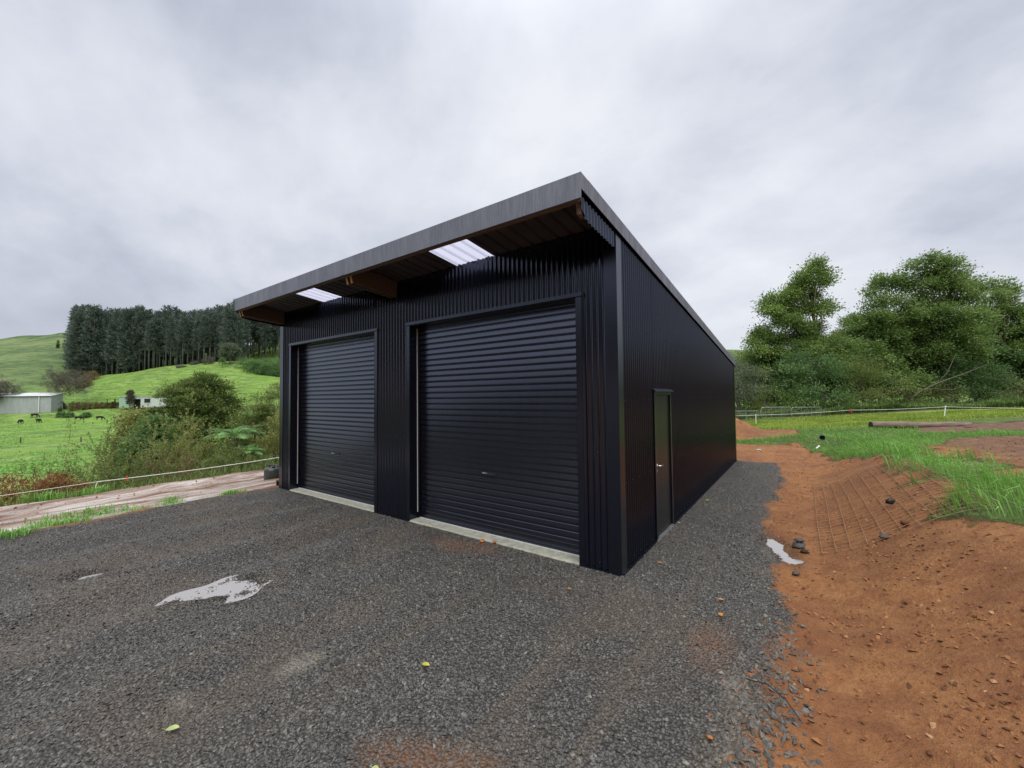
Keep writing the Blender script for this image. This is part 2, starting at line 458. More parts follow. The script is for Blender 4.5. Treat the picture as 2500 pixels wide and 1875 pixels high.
def height(X,Y):
    X=np.asarray(X,float); Y=np.asarray(Y,float)
    d,l=dl(X,Y); dd=np.maximum(d,.01)
    px=1250+F_PX*l/dd
    w=bank_w(X,Y)
    tz=top_z(X,Y)*np.where(Y<2,.78+.22*sstep(-5,2,Y),1)
    right=w*tz
    nl=np.interp(-X,[11.0,12.2,14,17,21,28,45],[0,-.45,-1.5,-3.1,-4.7,-6.3,-6.8])
    z=np.where(X<-11,nl,np.where(X<-9,right*sstep(-11,-9,X),right))
    t=sstep(40,62,d)
    # far land, and a level continuation for everything behind the camera
    front=np.where(d>1,table_z(np.clip(px,-700,3000),np.maximum(d,45)),-6)
    z=z*(1-t)+front*t
    # unseen rise added behind camera and off right, darkens the shed steel's reflections
    z=z+(29*sstep(14,75,-Y)*sstep(-115,-45,X)+8*sstep(45,85,X)*sstep(-30,0,Y))*(1-sstep(250,330,d))
    return z
def mud_zone(X,Y):
    """0..1 over the rutted clay track left of the gravel"""
    e=-8.15+.18*np.sin(Y*1.3)+.25*fbm(X*.8,Y*.8,5)*2
    return sstep(.0,.35,e-X)*sstep(-11.9,-11.5,X)
GE=np.array([(-9,1.20),(-5,1.38),(-1.84,1.42),(-1.15,1.44),(-.63,1.51),(.11,1.55),(.68,1.40),(1.32,1.43),(1.5,1.47),(2.59,1.25),(3.76,1.13),(5.64,1.27),(8.2,1.22),(9.42,1.1),(9.75,.2),(9.9,-1),(10,-4),(10,-9)])
def gravel_sd(X,Y):
    """signed distance-like value, >0 inside the gravel yard"""
    er=np.interp(Y,GE[:14,0],GE[:14,1])+fbm(X*1.6,Y*1.6,3)*.35
    right=er-X
    left=X-(-8.12+.12*np.sin(Y*1.7)+fbm(X*1.2,Y*1.2,7)*.35)
    back=9.62-Y+fbm(X*2,Y*2,9)*.3
    return np.minimum(np.minimum(right,left),back)
def grass_w(X,Y):
    n=fbm(X*.9,Y*.9,21)*1.5+fbm(X*3,Y*3,22)*1.1
    d,l=dl(X,Y)
    # band along the top of the cut bank
    edge=np.interp(Y,[-4,.8,1.4,2.4,4.3,8.3,11.4,13,16],[6.5,4.4,3.30,3.12,3.12,2.95,2.45,2.2,1.4])
    out=np.interp(Y,[1.2,2,4,6,8,10.5,12.5,14],[4.7,4.6,4.25,4.0,3.95,4.2,5.0,5.6])
    g=np.minimum(X-edge,out-X)*1.4
    # strip on the bank behind the shed
    bt=back_toe(X)
    s=np.minimum(Y-(bt+.15),(bt+2.0+.5*np.clip(X,-3,3))-Y)*1.6
    s=np.where((X>-14),s,-1)
    # lawn beyond
    lawn=(d-np.interp(l/np.maximum(d,1),[.55,.75,.95,1.2],[24,21.5,20.5,19.2]))*.6
    lawn=np.where(Y>9,lawn,-3)
    v=np.maximum(np.maximum(g,s),lawn)+n
    return np.where((X>-2)|(Y>13),v,-2)
def lawn_w(X,Y):
    d,l=dl(X,Y); return sstep(20.5,24,d)*np.where(X>-9,1,0)
MOUNDS=[(-.9,18.2,1.0,.6),(-2.2,19.0,1.3,.7),(1.4,18.6,1.1,.22),(3.6,19.6,1.4,.12),(6.5,12.4,.5,.10),(8.0,10.5,.8,.12)]
POOLS=[(-3.31,-2.70,.20,.34,-.12),(1.40,1.98,.13,.50,.28),(-5.22,-3.42,.10,.2,-.3),(-4.83,-3.16,.08,.18,-.4)]
def micro(X,Y,z):
    gs=gravel_sd(X,Y); gm=sstep(-.1,.15,gs); md=mud_zone(X,Y)
    soil=(1-gm)*(1-md)
    out=gm*(fbm(X*1.1,Y*1.1,31)*.05+fbm(X*7,Y*7,32)*.012+.012*np.sin((X*.94+Y*.12)*7+3*fbm(X*.5,Y*.5,33)))
    # wheel tracks over the left of the yard run parallel to the shed
    out+=gm*sstep(-2.0,-4.5,X)*.042*np.sin(X*5.2+1.2*fbm(X*.3,Y*.3,35)*4)
    soil=soil*(1-.65*sstep(1.4,1.9,X)*sstep(4.2,3.4,X)*sstep(.8,1.8,Y)*sstep(8.5,7,Y))
    out+=soil*(fbm(X*1.3,Y*1.3,41)*.10+fbm(X*5,Y*5,42)*.045+fbm(X*14,Y*14,43)*.03+fbm(X*1.1+Y*.4,Y*8,44)*.05)
    rut=np.sin(X*7.5+.35*np.sin(Y*.5)+2.2*fbm(X*.25,Y*.25,51))*.045+np.sin(X*17+.6*np.sin(Y*.9)+5*fbm(X*.4,Y*.3,52))*.02
    out+=md*(rut+fbm(X*2.2,Y*.7,53)*.10+fbm(X*9,Y*3,54)*.03-.02)
    for (mx,my,r,h) in MOUNDS:
        q=np.exp(-(((X-mx)/r)**2+((Y-my)/(r*.8))**2)); out+=h*q*(1+.5*fbm(X*3,Y*3,61))
    for (px,py,a,b,th) in POOLS:
        u=(X-px)*cos(th)+(Y-py)*sin(th); v=-(X-px)*sin(th)+(Y-py)*cos(th)
        q=np.exp(-((u/a)**2+(v/b)**2)); out-=.045*q; out+=np.exp(-((u/a/1.6)**2+(v/b/1.5)**2))*(fbm(X*8,Y*8,81)*.035+fbm(X*22,Y*22,82)*.03)
    # drain notch behind the shed
    t=np.clip(((X-1.3)*.8+(Y-10)*5.2)/27,0,1); dx=X-(1.3+.8*t); 
    out-=.07*np.exp(-((X-(1.35+.13*(Y-9.5)))/.16)**2)*sstep(9.5,10.5,Y)*sstep(15.5,14.5,Y)
    # gravel is raked level against the walls
    nearw=np.maximum(sstep(-8.3,-8.1,X)*sstep(.3,.1,X)*sstep(-.75,-.15,Y)*sstep(.3,.1,Y),sstep(.55,.12,X)*sstep(-.1,.0,X)*sstep(-.3,-.1,Y)*sstep(9.9,9.6,Y))
    out=out*(1-nearw)+.007*nearw
    # keep level where the slab stands
    ins=sstep(.02,.10,X+8.0)*sstep(-.02,-.10,X)*sstep(.03,.12,Y)*sstep(9.58,9.5,Y)
    return out*(1-ins)-.05*ins
NX0,NX1,NY0,NY1=-13.2,13.0,-8.4,24.0
def ground_z(X,Y):
    """height incl. small relief, scalar or array"""
    X=np.asarray(X,float); Y=np.asarray(Y,float)
    z=height(X,Y)
    e=np.minimum(np.minimum(X-NX0,NX1-X),np.minimum(Y-NY0,NY1-Y))
    return z+micro(X,Y,z)*sstep(0,.8,e)
def masks(X,Y):
    d,l=dl(X,Y)
    gs=gravel_sd(X,Y)
    gravel=np.clip(.5+gs*1.6,0,1)
    mud=mud_zone(X,Y)
    gw=np.clip(.5+grass_w(X,Y)*.8,0,1)
    left=sstep(-11.2,-13,X); far=sstep(36,44,d)
    gw=np.maximum(gw,np.maximum(left,far*np.ones_like(X)))
    behind=sstep(-26,-32,Y)*1.0
    gw=np.maximum(gw,behind)
    gravel=gravel*(1-left)*(1-behind); mud=mud*(1-behind)
    dark=sstep(4.2,5.2,X)*sstep(2,5,Y)*.8+sstep(16,17.5,Y)*.25
    px=1250+F_PX*l/np.maximum(d,.1)
    litter_dark=np.maximum(sstep(33.5,36,d)*sstep(1300,1500,px)*sstep(190,140,d), sstep(-11.3,-12.2,X)*sstep(-26,-20,X)*sstep(60,40,d))
    litter_dark=np.maximum(litter_dark,np.maximum(sstep(-16,-24,Y)*sstep(-115,-60,X),sstep(45,55,X)*sstep(180,120,d)))  # dark tone for the added unseen rise, so the steel reflects dark
    # pine floor
    litter_dark=np.maximum(litter_dark,sstep(222,232,d)*sstep(205,250,px)*sstep(800,740,px)*np.where(px<575,1,sstep(262,240,d)*0)*sstep(330,300,d))
    vg=sstep(.35,.8,gw)*(1-left)*(1-far)*(1-lawn_w(X,Y))*.6  # ground between the verge blades mixed darker
    litter_dark=np.maximum(litter_dark,vg)
    farr=sstep(150,210,d)*sstep(240,205,px)+sstep(270,330,d)
    stain=np.zeros_like(X)
    for (sx,sy,a,b,h) in [(-2.25,-.35,.55,.3,1.0),(-1.75,-.2,.25,.16,.8),(-.0,-2.95,.55,.22,1.1),(.25,-2.7,.4,.2,.8),(.95,-.75,.22,.5,.7),(-3.6,-.9,.3,.2,.55),(-.4,-.75,.6,.25,.45),(-1.6,-1.2,.9,.5,.35),(1.15,-.9,.2,.6,.5)]:
        stain+=h*np.exp(-(((X-sx)/a)**2+((Y-sy)/b)**2))
    silt=np.zeros_like(X)
    for (sx,sy,a,b,h) in [(-1.46,-2.81,.2,.26,.9),(-1.75,-3.45,.2,.1,.7),(-4.6,-3.6,.9,.5,.4),(1.3,-1.9,.12,.5,.7),(-3.3,-2.7,.3,.7,.5),(1.3,2.0,.2,.8,.7),(-.1,-3.0,.3,.1,.5),(1.25,-1.2,.16,.25,.6)]:
        silt+=h*np.exp(-(((X-sx)/a)**2+((Y-sy)/b)**2))
    wet=np.zeros_like(X)
    for (px_,py_,a,b,th) in POOLS:
        u=(X-px_)*cos(th)+(Y-py_)*sin(th); v=-(X-px_)*sin(th)+(Y-py_)*cos(th)
        wet=np.maximum(wet,np.exp(-((u/a/1.9)**2+(v/b/1.6)**2)))
    lw=lawn_w(X,Y)*(1-sstep(36,60,d))
    return dict(gravel=gravel,mud=mud,grass=gw,lawn=lw,dark=dark,litter_dark=np.clip(litter_dark,0,1),far=np.clip(farr,0,1),stain=stain,silt=silt,wet=wet)
def grid_mesh(xs,ys,zf,keep=None):
    X,Y=np.meshgrid(xs,ys,indexing='ij'); Z=zf(X,Y); nx,ny=X.shape
    V=np.stack([X,Y,Z],-1).reshape(-1,3)
    i=np.arange(nx-1)[:,None]*ny+np.arange(ny-1)[None]
    Q=np.stack([i,i+ny,i+ny+1,i+1],-1).reshape(-1,4)
    return V,Q
def split_build(V,Q,classes,mset):
    """one object per ground class, same material so that edges blend"""
    A=masks(V[:,0],V[:,1])
    for name,sel in classes:
        q=Q[sel]
        if not len(q): continue
        used=np.unique(q); mp=np.full(len(V),-1); mp[used]=np.arange(len(used))
        o=mobj(name,V[used],[mp[q]],M['ground'],None,{k:a[used] for k,a in A.items()},True)
        tag(o,kind='structure')
# near ground
def lines(a,b,fine0,fine1,f,c):
    return np.unique(np.concatenate([np.arange(a,fine0,c),np.arange(fine0,fine1,f),np.arange(fine1,b,c),[b]]).round(4))
xs=lines(NX0,NX1,-12.4,4.6,.055,.11); ys=lines(NY0,NY1,-5.2,10.5,.055,.10)
V,Q=grid_mesh(xs,ys,ground_z)
cx=V[Q].mean(1); A=masks(cx[:,0],cx[:,1])
gcls=A['grass']>.5; vcls=(A['gravel']>.5)&~gcls; mcls=(A['mud']>.5)&~gcls&~vcls
lcls=gcls&(cx[:,0]<-10.5)
lawnc=gcls&~lcls&(A['lawn']>.5)
split_build(V,Q,[('gravel_yard',vcls),('mud_track',mcls),('gully_bank',lcls),('lawn',lawnc),('grass_verge',gcls&~lcls&~lawnc),('bare_soil',~(gcls|vcls|mcls))],None)
# outlying land
ox=np.unique(np.concatenate([-np.geomspace(360,900,14)[::-1],np.arange(-360,-60,1.7),np.arange(-60,NX0,.8),[NX0],np.arange(NX0+1.3,NX1,1.6),[NX1],np.arange(NX1+1,60,1.5),np.geomspace(62,700,26)]).round(3))
oy=np.unique(np.concatenate([-np.geomspace(14,500,16)[::-1],[NY0],np.arange(NY0+1.5,NY1,1.4),[NY1],np.arange(NY1+1,70,1.2),np.arange(70,290,2.0),np.geomspace(292,900,24)]).round(3))
V,Q=grid_mesh(ox,oy,lambda X,Y:height(X,Y)+fbm(X*.06,Y*.06,71)*sstep(60,140,dl(X,Y)[0])*2.2+fbm(X*.3,Y*.3,72)*.35*sstep(50,90,dl(X,Y)[0]))
cx=V[Q].mean(1)
hole=(cx[:,0]>NX0)&(cx[:,0]<NX1)&(cx[:,1]>NY0)&(cx[:,1]<NY1)
Q=Q[~hole]; cx=cx[~hole]; d,l=dl(cx[:,0],cx[:,1]); px=1250+F_PX*l/np.maximum(d,.1)
hill=(d>158)&(px<1600); gull=(cx[:,0]<-11)&(d<48)&(d>-5)&~hill; pad=(d>48)&~hill&(px<1200); 
split_build(V,Q,[('hillside',hill),('gully',gull),('paddock',pad),('back_field',~(hill|gull|pad))],None)
def far_z(x,y):
    return float(height(np.array(x),np.array(y))+fbm(np.array(x)*.06,np.array(y)*.06,71)*sstep(60,140,dl(x,y)[0])*2.2+fbm(np.array(x)*.3,np.array(y)*.3,72)*.35*sstep(50,90,dl(x,y)[0]))
def gz(x,y):
    if NX0<x<NX1 and NY0<y<NY1: return float(ground_z(np.array(x),np.array(y)))
    return far_z(x,y)
# standing water: level sheets that show only where the ground dips below them
def water_sheet(name,x0,x1,y0,y1,z,label):
    V=[(x0,y0,z),(x1,y0,z),(x1,y1,z),(x0,y1,z)]
    o=mobj(name,V,[[(0,1,2,3)]],M['water']); tag(o,kind='structure'); return o
P=POOLS
def pool(name,p,lift,label):
    px,py,a,b,th=p; n=40; rr=RNG(int(abs(px*100)))
    ang=np.linspace(0,2*pi,n,endpoint=False); k=1+.25*np.array([math.sin(3*t+1)+.6*math.sin(7*t) for t in ang])*.5
    u=a*1.7*np.cos(ang)*k; v=b*1.5*np.sin(ang)*k
    x=px+u*cos(th)-v*sin(th); y=py+u*sin(th)+v*cos(th)
    z=float(ground_z(np.array(px),np.array(py)))+lift
    o=mobj(name,np.column_stack([x,y,np.full(n,z)]),[np.arange(n)[None]],M['water']); tag(o,kind='structure')
pool('puddle',P[0],.013,'')
pool('puddle',P[1],.014,'')
pool('puddle',P[2],.008,'')
pool('puddle',P[3],.008,'')
water_sheet('rut_water',-11.0,-8.3,-8.2,6.0,-.046,'')
# ------------------------------------------------------------------ the shed
SHED=empty('shed',(0,0,0),0,'black corrugated steel shed with two roller doors and a single pitch roof','shed')
W,L=8.0,9.6
SL=.1024
def barge(y): return 4.13-SL*(y+.95)
PITCH_C=.076
def profile(t): # corrugate, slightly squared sine
    s=np.sin(t*2*pi/PITCH_C); return .0085*np.sign(s)*np.abs(s)**.75
def corr_panel(mb,t0,t1,place,zt,zb,off=0.0,rows=None):
    """vertical corrugated sheet from t0 to t1; place(t,o,z)->xyz"""
    n=max(2,int(round((t1-t0)/PITCH_C*10))+1); t=np.linspace(t0,t1,n)
    o=profile(t)+off
    top=np.array([zt(a) for a in t]); bot=np.array([zb(a) for a in t])
    V=np.concatenate([place(t,o,bot),place(t,o,top)])
    i=np.arange(n-1); Q=np.stack([i,i+1,n+i+1,n+i],-1)
    mb.add(V,Q)
front=lambda t,o,z: np.column_stack([t,-.012+o,z]) if False else np.column_stack([t,np.full_like(t,-.0)-o-.004,z])
side=lambda t,o,z: np.column_stack([np.full_like(t,0.004)+o,t,z])
D1=(-7.51,-4.47); D2=(-3.53,-.50); DT=3.20
SD0,SD1,SDT=1.31,2.135,2.055
rooflow=lambda y: barge(y)-.045
# front wall cladding with both openings left clear
mb=MB()
zfull=lambda a: rooflow(0)
for a,b,z0 in [(-W,D1[0],.02),(D1[0],D1[1],DT),(D1[1],D2[0],.02),(D2[0],D2[1],DT),(D2[1],0,.02)]:
    corr_panel(mb,a,b,front,zfull,lambda q,z0=z0:z0)
mb.build('front_cladding',M['clad'],SHED,True)
# side wall with door opening
mb=MB()
for a,b,z0 in [(0,SD0,.02),(SD0,SD1,SDT),(SD1,L,.02)]:
    corr_panel(mb,a,b,side,lambda y:barge(y)-.05,lambda q,z0=z0:z0)
mb.build('side_cladding',M['clad_side'],SHED,True)
mb=MB(); corr_panel(mb,0,L,lambda t,o,z:np.column_stack([-W-.004-o,t,z]),lambda y:barge(y)-.05,lambda q:.02)
mb.build('side_cladding',M['clad'],SHED,True)
mb=MB(); corr_panel(mb,-W,0,lambda t,o,z:np.column_stack([t,L+.004+o,z]),lambda x:barge(L)-.1,lambda q:.02)
mb.build('rear_cladding',M['clad'],SHED,True)
# cladding that boxes in the ends of the overhang
def cut(y): return np.interp(y,[-.93,-.80,-.70,0],[3.93,3.76,3.74,3.685])
for sx,off in ((1,.004),(-1,-W-.004)):
    mb=MB()
    corr_panel(mb,-.93,-.005,lambda t,o,z:np.column_stack([off+sx*o,t,z]),lambda y:barge(y)-.05,lambda y:float(cut(y)))
    mb.build('overhang_end_cladding',M['clad'],SHED,True)
# corner flashings: folded L of flat sheet
def corner(sx,x0):
    mb=MB(); f=.15; e=.0165
    xo=x0+sx*e; yo=-e
    topf=rooflow(0)-.02
    mb.box(min(xo,xo-sx*f),max(xo,xo-sx*f),yo-.0015,yo,.01,3.69)
    mb.box(min(xo,xo+sx*.0015),max(xo,xo+sx*.0015),yo-.0015,.135,.01,barge(.13)-.04)
    return mb.build('corner_flashing',M['flash'],SHED)
corner(1,0.0); corner(-1,-W)
mb=MB(); mb.box(.0165,.018,L-.12,L+.018,.01,barge(L)-.02); mb.box(-.12,.018,L+.0165,L+.018,.01,barge(L)-.1); mb.build('corner_flashing',M['flash'],SHED)
# fascia and barge flashings
mb=MB()
mb.box(-7.955,.045,-.962,-.95,3.885,4.125)
mb.box(-7.955,.045,-.95,-.925,3.885,3.889)        # bottom return
mb.hexa([(-7.955,-.962,4.1255),(.045,-.962,4.1255),(.045,-.80,4.116),(-7.955,-.80,4.116),(-7.955,-.962,4.131),(.045,-.962,4.131),(.045,-.80,4.1215),(-7.955,-.80,4.1215)])
mb.box(-3.99,-3.90,-.9645,-.962,3.888,4.122)       # lap joint
mb.build('fascia',M['galv'],SHED)
def barge_fl(sx,x0):
    mb=MB(); a,b=-.962,L+.05; x1=x0+sx*.006
    lo,hi=min(x0,x1),max(x0,x1)
    for (y0,y1,e) in ((a+.001,3.2,.0),(3.15,6.4,.0015),(6.35,b,.003)):
        mb.hexa([(lo-e*0,y0,barge(y0)-.155),(hi+e*(sx>0),y0,barge(y0)-.155),(hi+e*(sx>0),y1,barge(y1)-.155),(lo,y1,barge(y1)-.155),
             (lo,y0,barge(y0)+.003),(hi+e*(sx>0),y0,barge(y0)+.003),(hi+e*(sx>0),y1,barge(y1)+.003),(lo,y1,barge(y1)+.003)])
    # top cover
    c0,c1=(hi-.13,hi) if sx>0 else (lo,lo+.13)
    mb.hexa([(c0,-.79,barge(-.79)+.004),(c1,-.79,barge(-.79)+.004),(c1,b,barge(b)+.004),(c0,b,barge(b)+.004),
             (c0,-.79,barge(-.79)+.008),(c1,-.79,barge(-.79)+.008),(c1,b,barge(b)+.008),(c0,b,barge(b)+.008)])
    mb.build('barge_flashing',M['galv'],SHED)
barge_fl(1,.041); barge_fl(-1,-W-.03)
mb=MB(); mb.box(-W-.03,.04,L+.03,L+.04,barge(L)-.2,barge(L)-.02); mb.build('gutter',M['galv'],SHED)
# roof: trapezoid ribs, clear strips over each door
def rib(x):
    t=(x+8.0)%.19; return np.interp(t,[0,.02,.035,.06,.075,.19],[0,0,.026,.026,0,0])
SKY=[(-6.24,-5.53),(-2.48,-1.77)]
def roof_run(mb,x0,x1,y0,y1,lift=0.0):
    x=np.unique(np.concatenate([[x0,x1]]+[np.arange(-8.0,0,.19)+q for q in (0,.02,.035,.06,.075)])); x=x[(x>=x0-1e-6)&(x<=x1+1e-6)]
    ys=np.array([y0,y1]); n=len(x)
    V=np.concatenate([np.column_stack([x,np.full(n,y),barge(y)-.035+rib(x)-.004+lift]) for y in ys])
    i=np.arange(n-1); mb.add(V,np.stack([i,i+1,n+i+1,n+i],-1))
mb=MB()
prev=-8.0
for a,b in SKY:
    roof_run(mb,prev,a,-.945,L+.04); roof_run(mb,a,b,.02,L+.04); prev=b
roof_run(mb,prev,.03,-.945,L+.04)
o=mb.build('roof',M['roof'],SHED); md=o.modifiers.new('thick','SOLIDIFY'); md.thickness=.001
for a,b in SKY:
    mb=MB(); roof_run(mb,a-.03,b+.03,-.945,.06,.003)
    mb.build('skylight',M['skylight'],SHED)
    # fixing clips along the wall line
    for q in np.linspace(a+.1,b-.1,3): MB().box(q-.012,q+.012,-.045,-.014,3.962,3.977).build('fixing_clip',M['black_plastic'],SHED)
# timber: purlin behind the fascia, doubled rafters
mb=MB(); mb.box(-7.93,.0,-.922,-.877,3.878,4.078); mb.box(-7.93,0,-.95,-.925,3.893,4.08); mb.build('purlin',M['purlin'],SHED)
def rafter(x):
    mb=MB()
    poly=[(-.876,3.905),(-.845,3.785),(-.02,3.725),(-.02,3.985),(-.876,4.073)]
    mb.prism(poly,x-.0225,x+.0225,'x'); o=mb.build('rafter',M['rafter'],SHED)
    mb=MB(); poly=[(-.884,3.897),(-.852,3.777),(-.845,3.783),(-.8765,3.903)]
    mb.prism(poly,x-.0215,x+.0215,'x'); mb.build('sawn_end',M['timber_end'],o)
for x in (-7.945,-7.835,-3.975,-3.865): rafter(x)
mb=MB(); mb.prism([(-.876,3.905),(-.845,3.785),(-.76,3.77),(-.76,4.055),(-.876,4.07)],-.055,-.012,'x'); mb.build('end_block',M['purlin'],SHED)
# concrete slab
mb=MB()
mb.box(-W+.02,-.02,.03,L-.02,-.15,.03)
mb.build('floor_slab',M['concrete'],SHED)
# base flashing drip at the foot of the walls
for a,b in ((-W,D1[0]),(D1[1],D2[0]),(D2[1],0)): MB().box(a,b,-.03,-.016,.0,.022).build('base_flashing',M['flash'],SHED)
for a,b in ((0,SD0-.06),(SD1+.06,L)): MB().box(.016,.034,a,b,.0,.024).build('base_flashing',M['flash'],SHED)
# screws on the ribs
mb=MB()
def sc_front(x,z):
    mb.lathe([(.0065,0),(.0065,.004),(.003,.007)],8,(0,0,0)); V=mb.V[-1]; mb.V[-1]=np.column_stack([V[:,0]+x,-.0125-V[:,2],V[:,1]+z])
def sc_side(y,z):
    mb.lathe([(.0065,0),(.0065,.004),(.003,.007)],8,(0,0,0)); V=mb.V[-1]; mb.V[-1]=np.column_stack([.0125+V[:,2],V[:,0]+y,V[:,1]+z])
ribx=lambda k:-(k*PITCH_C)-.057
k=0
for k in range(0,106):
    x=-W+ (k+.75)*PITCH_C
    x=round((x-.057)/PITCH_C)*PITCH_C+.057-PITCH_C
    ind=D1[0]-.05<x<D1[1]+.05 or D2[0]-.05<x<D2[1]+.05
    if k%2==0:
        if ind: sc_front(x,3.265)
        sc_front(x,3.92)
    if k%3==0 and not ind and -7.85<x<-.16:
        for z in (.10,1.36,2.66): sc_front(x,z)
for k in range(2,125,3):
    y=k*PITCH_C+.019
    for z in (.1,1.0,1.95,2.85):
        if z<barge(y)-.25 and not (SD0-.05<y<SD1+.05 and z<2.1): sc_side(y,z)
mb.build('screws',M['screw'],SHED)['kind']='stuff'

# ---- roller doors
def roller_door(a,b,first):
    YC=.18
    d=empty('roller_door',(0,0,0)); d.parent=SHED; d['label']='wide black ribbed roller door nearer the corner' if first else 'black ribbed roller door at the far left bay'
    # curtain: flat slats parted by small raised ledges, pitch 89 mm
    zs=[];ys=[]
    z=.165; p=.0885
    zs+= [.038,.155]; ys+=[YC-.012,YC-.012]
    while z<DT-.02:
        for dz,dy in ((0.0,-.0145),(.052,-.0092),(.060,-.0015),(.067,-.0015),(.075,-.0125),(.0872,-.0143)):
            zs.append(z+dz); ys.append(YC+dy)
        z+=p
    zs.append(min(z+.01,DT+.1)); ys.append(YC-.01)
    zs=np.array(zs);ys=np.array(ys)
    xs_=np.linspace(a+.012,b-.012,9); n=len(zs)
    V=[];rr=RNG(5 if first else 6)
    for j,x in enumerate(xs_):
        wob=.0015*np.sin(zs*1.7+j*.9)
        V.append(np.column_stack([np.full(n,x),ys+wob,zs]))
    V=np.concatenate(V); i=np.arange(len(xs_)-1)[:,None]*n+np.arange(n-1)[None]
    Q=np.stack([i,i+n,i+n+1,i+1],-1).reshape(-1,4)
    cu=mobj('curtain',V,[Q],M['curtain'],d)
    mb=MB(); mb.box(a+.01,b-.01,YC-.030,YC-.012,.036,.050); mb.build('bottom_seal',M['seal'],d)
    mb=MB(); mb.box(a+.01,b-.01,YC-.028,YC+.02,.052,.07); mb.build('bottom_rail',M['curtain'],d)
    # guides: steel channel, pale nylon strip on the inside
    for xg,sx in ((a,1),(b,-1)):
        mb=MB(); x0=xg+sx*.003; x1=xg+sx*.05
        mb.box(min(x0,x1),max(x0,x1),YC-.035,YC-.022,.035,DT-.002); t=mb.build('guide_track',M['curtain'],d)
        mb=MB(); x0=xg+sx*.004; x1=xg+sx*.013
        mb.box(min(x0,x1),max(x0,x1),YC-.044,YC-.0355,.13,DT-.03); mb.build('nylon_strip',M['white_plastic'],t)
    # lift handle and lock barrel
    hx={True:-2.14,False:-6.14}[first]; hzv=.905
    mb=MB(); mb.box(hx-.005,hx+.26,YC-.022,YC-.012,hzv-.012,hzv+.014); h=mb.build('lock_plate',M['black_plastic'],d)
    mb=MB(); mb.tube([(hx+.11,YC-.022,hzv-.004),(hx+.125,YC-.045,hzv-.004),(hx+.17,YC-.052,hzv-.002),(hx+.225,YC-.045,hzv-.004),(hx+.24,YC-.022,hzv-.004)],[.009]*5,8); mb.build('lift_handle',M['black_plastic'],h)
    mb=MB(); mb.tube([(hx+.012,YC-.028,hzv),(hx+.075,YC-.028,hzv)],[.008,.008],8); mb.tube([(hx+.088,YC-.02,hzv),(hx+.088,YC-.032,hzv)],[.010,.010],10); mb.build('lock_barrel',M['chrome'],h)
    # frame: jamb flashings, reveals, head flashing
    f=empty('door_frame',(0,0,0)); f.parent=SHED
    for xg,sx in ((a,1),(b,-1)):
        mb=MB()
        x0=xg-sx*.075; x1=xg
        mb.box(min(x0,x1),max(x0,x1),-.020,-.0135,.008,DT+.012)
        x0=xg-sx*.002; x1=xg+sx*.0025
        mb.box(min(x0,x1),max(x0,x1),-.0215,YC+.05,.008,DT+.010); mb.build('jamb',M['flash'],f)
    mb=MB(); mb.box(a-.085,b+.085,-.024,-.0135,DT+.013,DT+.055); mb.box(a-.085,b+.085,-.040,-.0135,DT+.004,DT+.0125)
    mb.box(a+.003,b-.003,-.0130,YC+.03,DT-.004,DT+.0035); mb.build('head_flashing',M['flash'],f)
    # concrete sill
    mb=MB(); n=60; xx=np.linspace(a+.004,b-.004,n); rr=RNG(9)
    yy=-.016-.008*rr.random(n)-.004*np.sin(xx*5)
    V=np.concatenate([np.column_stack([xx,np.full(n,YC+.06),np.full(n,.036)]),np.column_stack([xx,np.full(n,-.006),np.full(n,.030)]),np.column_stack([xx,yy,np.full(n,.014)]),np.column_stack([xx,yy-.01,np.full(n,-.08)])])
    i=np.arange(n-1)
    mb.add(V,np.concatenate([np.stack([i,i+n,i+1+n,i+1],-1)+r*n for r in range(3)]))
    mb.build('concrete_sill',M['concrete'],SHED,False)
    return d
roller_door(*D1,False); roller_door(*D2,True)
# ---- side door
pd=empty('side_door',(0,0,0)); pd.parent=SHED; pd['label']='narrow black access door with a silver lever in the side wall'
mb=MB(); mb.box(-.035,.004,SD0+.034,SD1-.034,.045,SDT-.045); mb.build('door_leaf',M['door'],pd)
mb=MB()
mb.box(-.05,.028,SD0-.03,SD0+.032,.02,SDT+.0); mb.box(-.05,.028,SD1-.032,SD1+.03,.02,SDT+.0)
mb.box(-.05,.0275,SD0+.0325,SD1-.0325,SDT-.043,SDT-.001); mb.build('door_frame',M['flash'],pd)
mb=MB(); mb.hexa([(.0,SD0-.07,SDT+.012),(.06,SD0-.07,SDT+.004),(.06,SD1+.07,SDT+.004),(0,SD1+.07,SDT+.012),(0,SD0-.07,SDT+.055),(.055,SD0-.07,SDT+.022),(.055,SD1+.07,SDT+.022),(0,SD1+.07,SDT+.055)]); mb.build('head_flashing',M['flash'],pd)
mb=MB(); mb.box(-.04,.045,SD0-.02,SD1+.02,.0,.0195); mb.box(.012,.03,SD0+.034,SD1-.034,.021,.04); mb.build('door_sill',M['galv_pipe'],pd)
hy,hzv=SD0+.10,1.02
mb=MB(); mb.tube([(.004,hy,hzv),(.016,hy,hzv)],[.027,.027],16); mb.tube([(.016,hy,hzv),(.05,hy,hzv),(.056,hy+.012,hzv),(.055,hy+.12,hzv-.006)],[.011,.011,.0115,.010],10)
mb.tube([(.004,hy,hzv-.075),(.012,hy,hzv-.075)],[.02,.02],14); mb.build('door_handle',M['chrome'],pd,True)
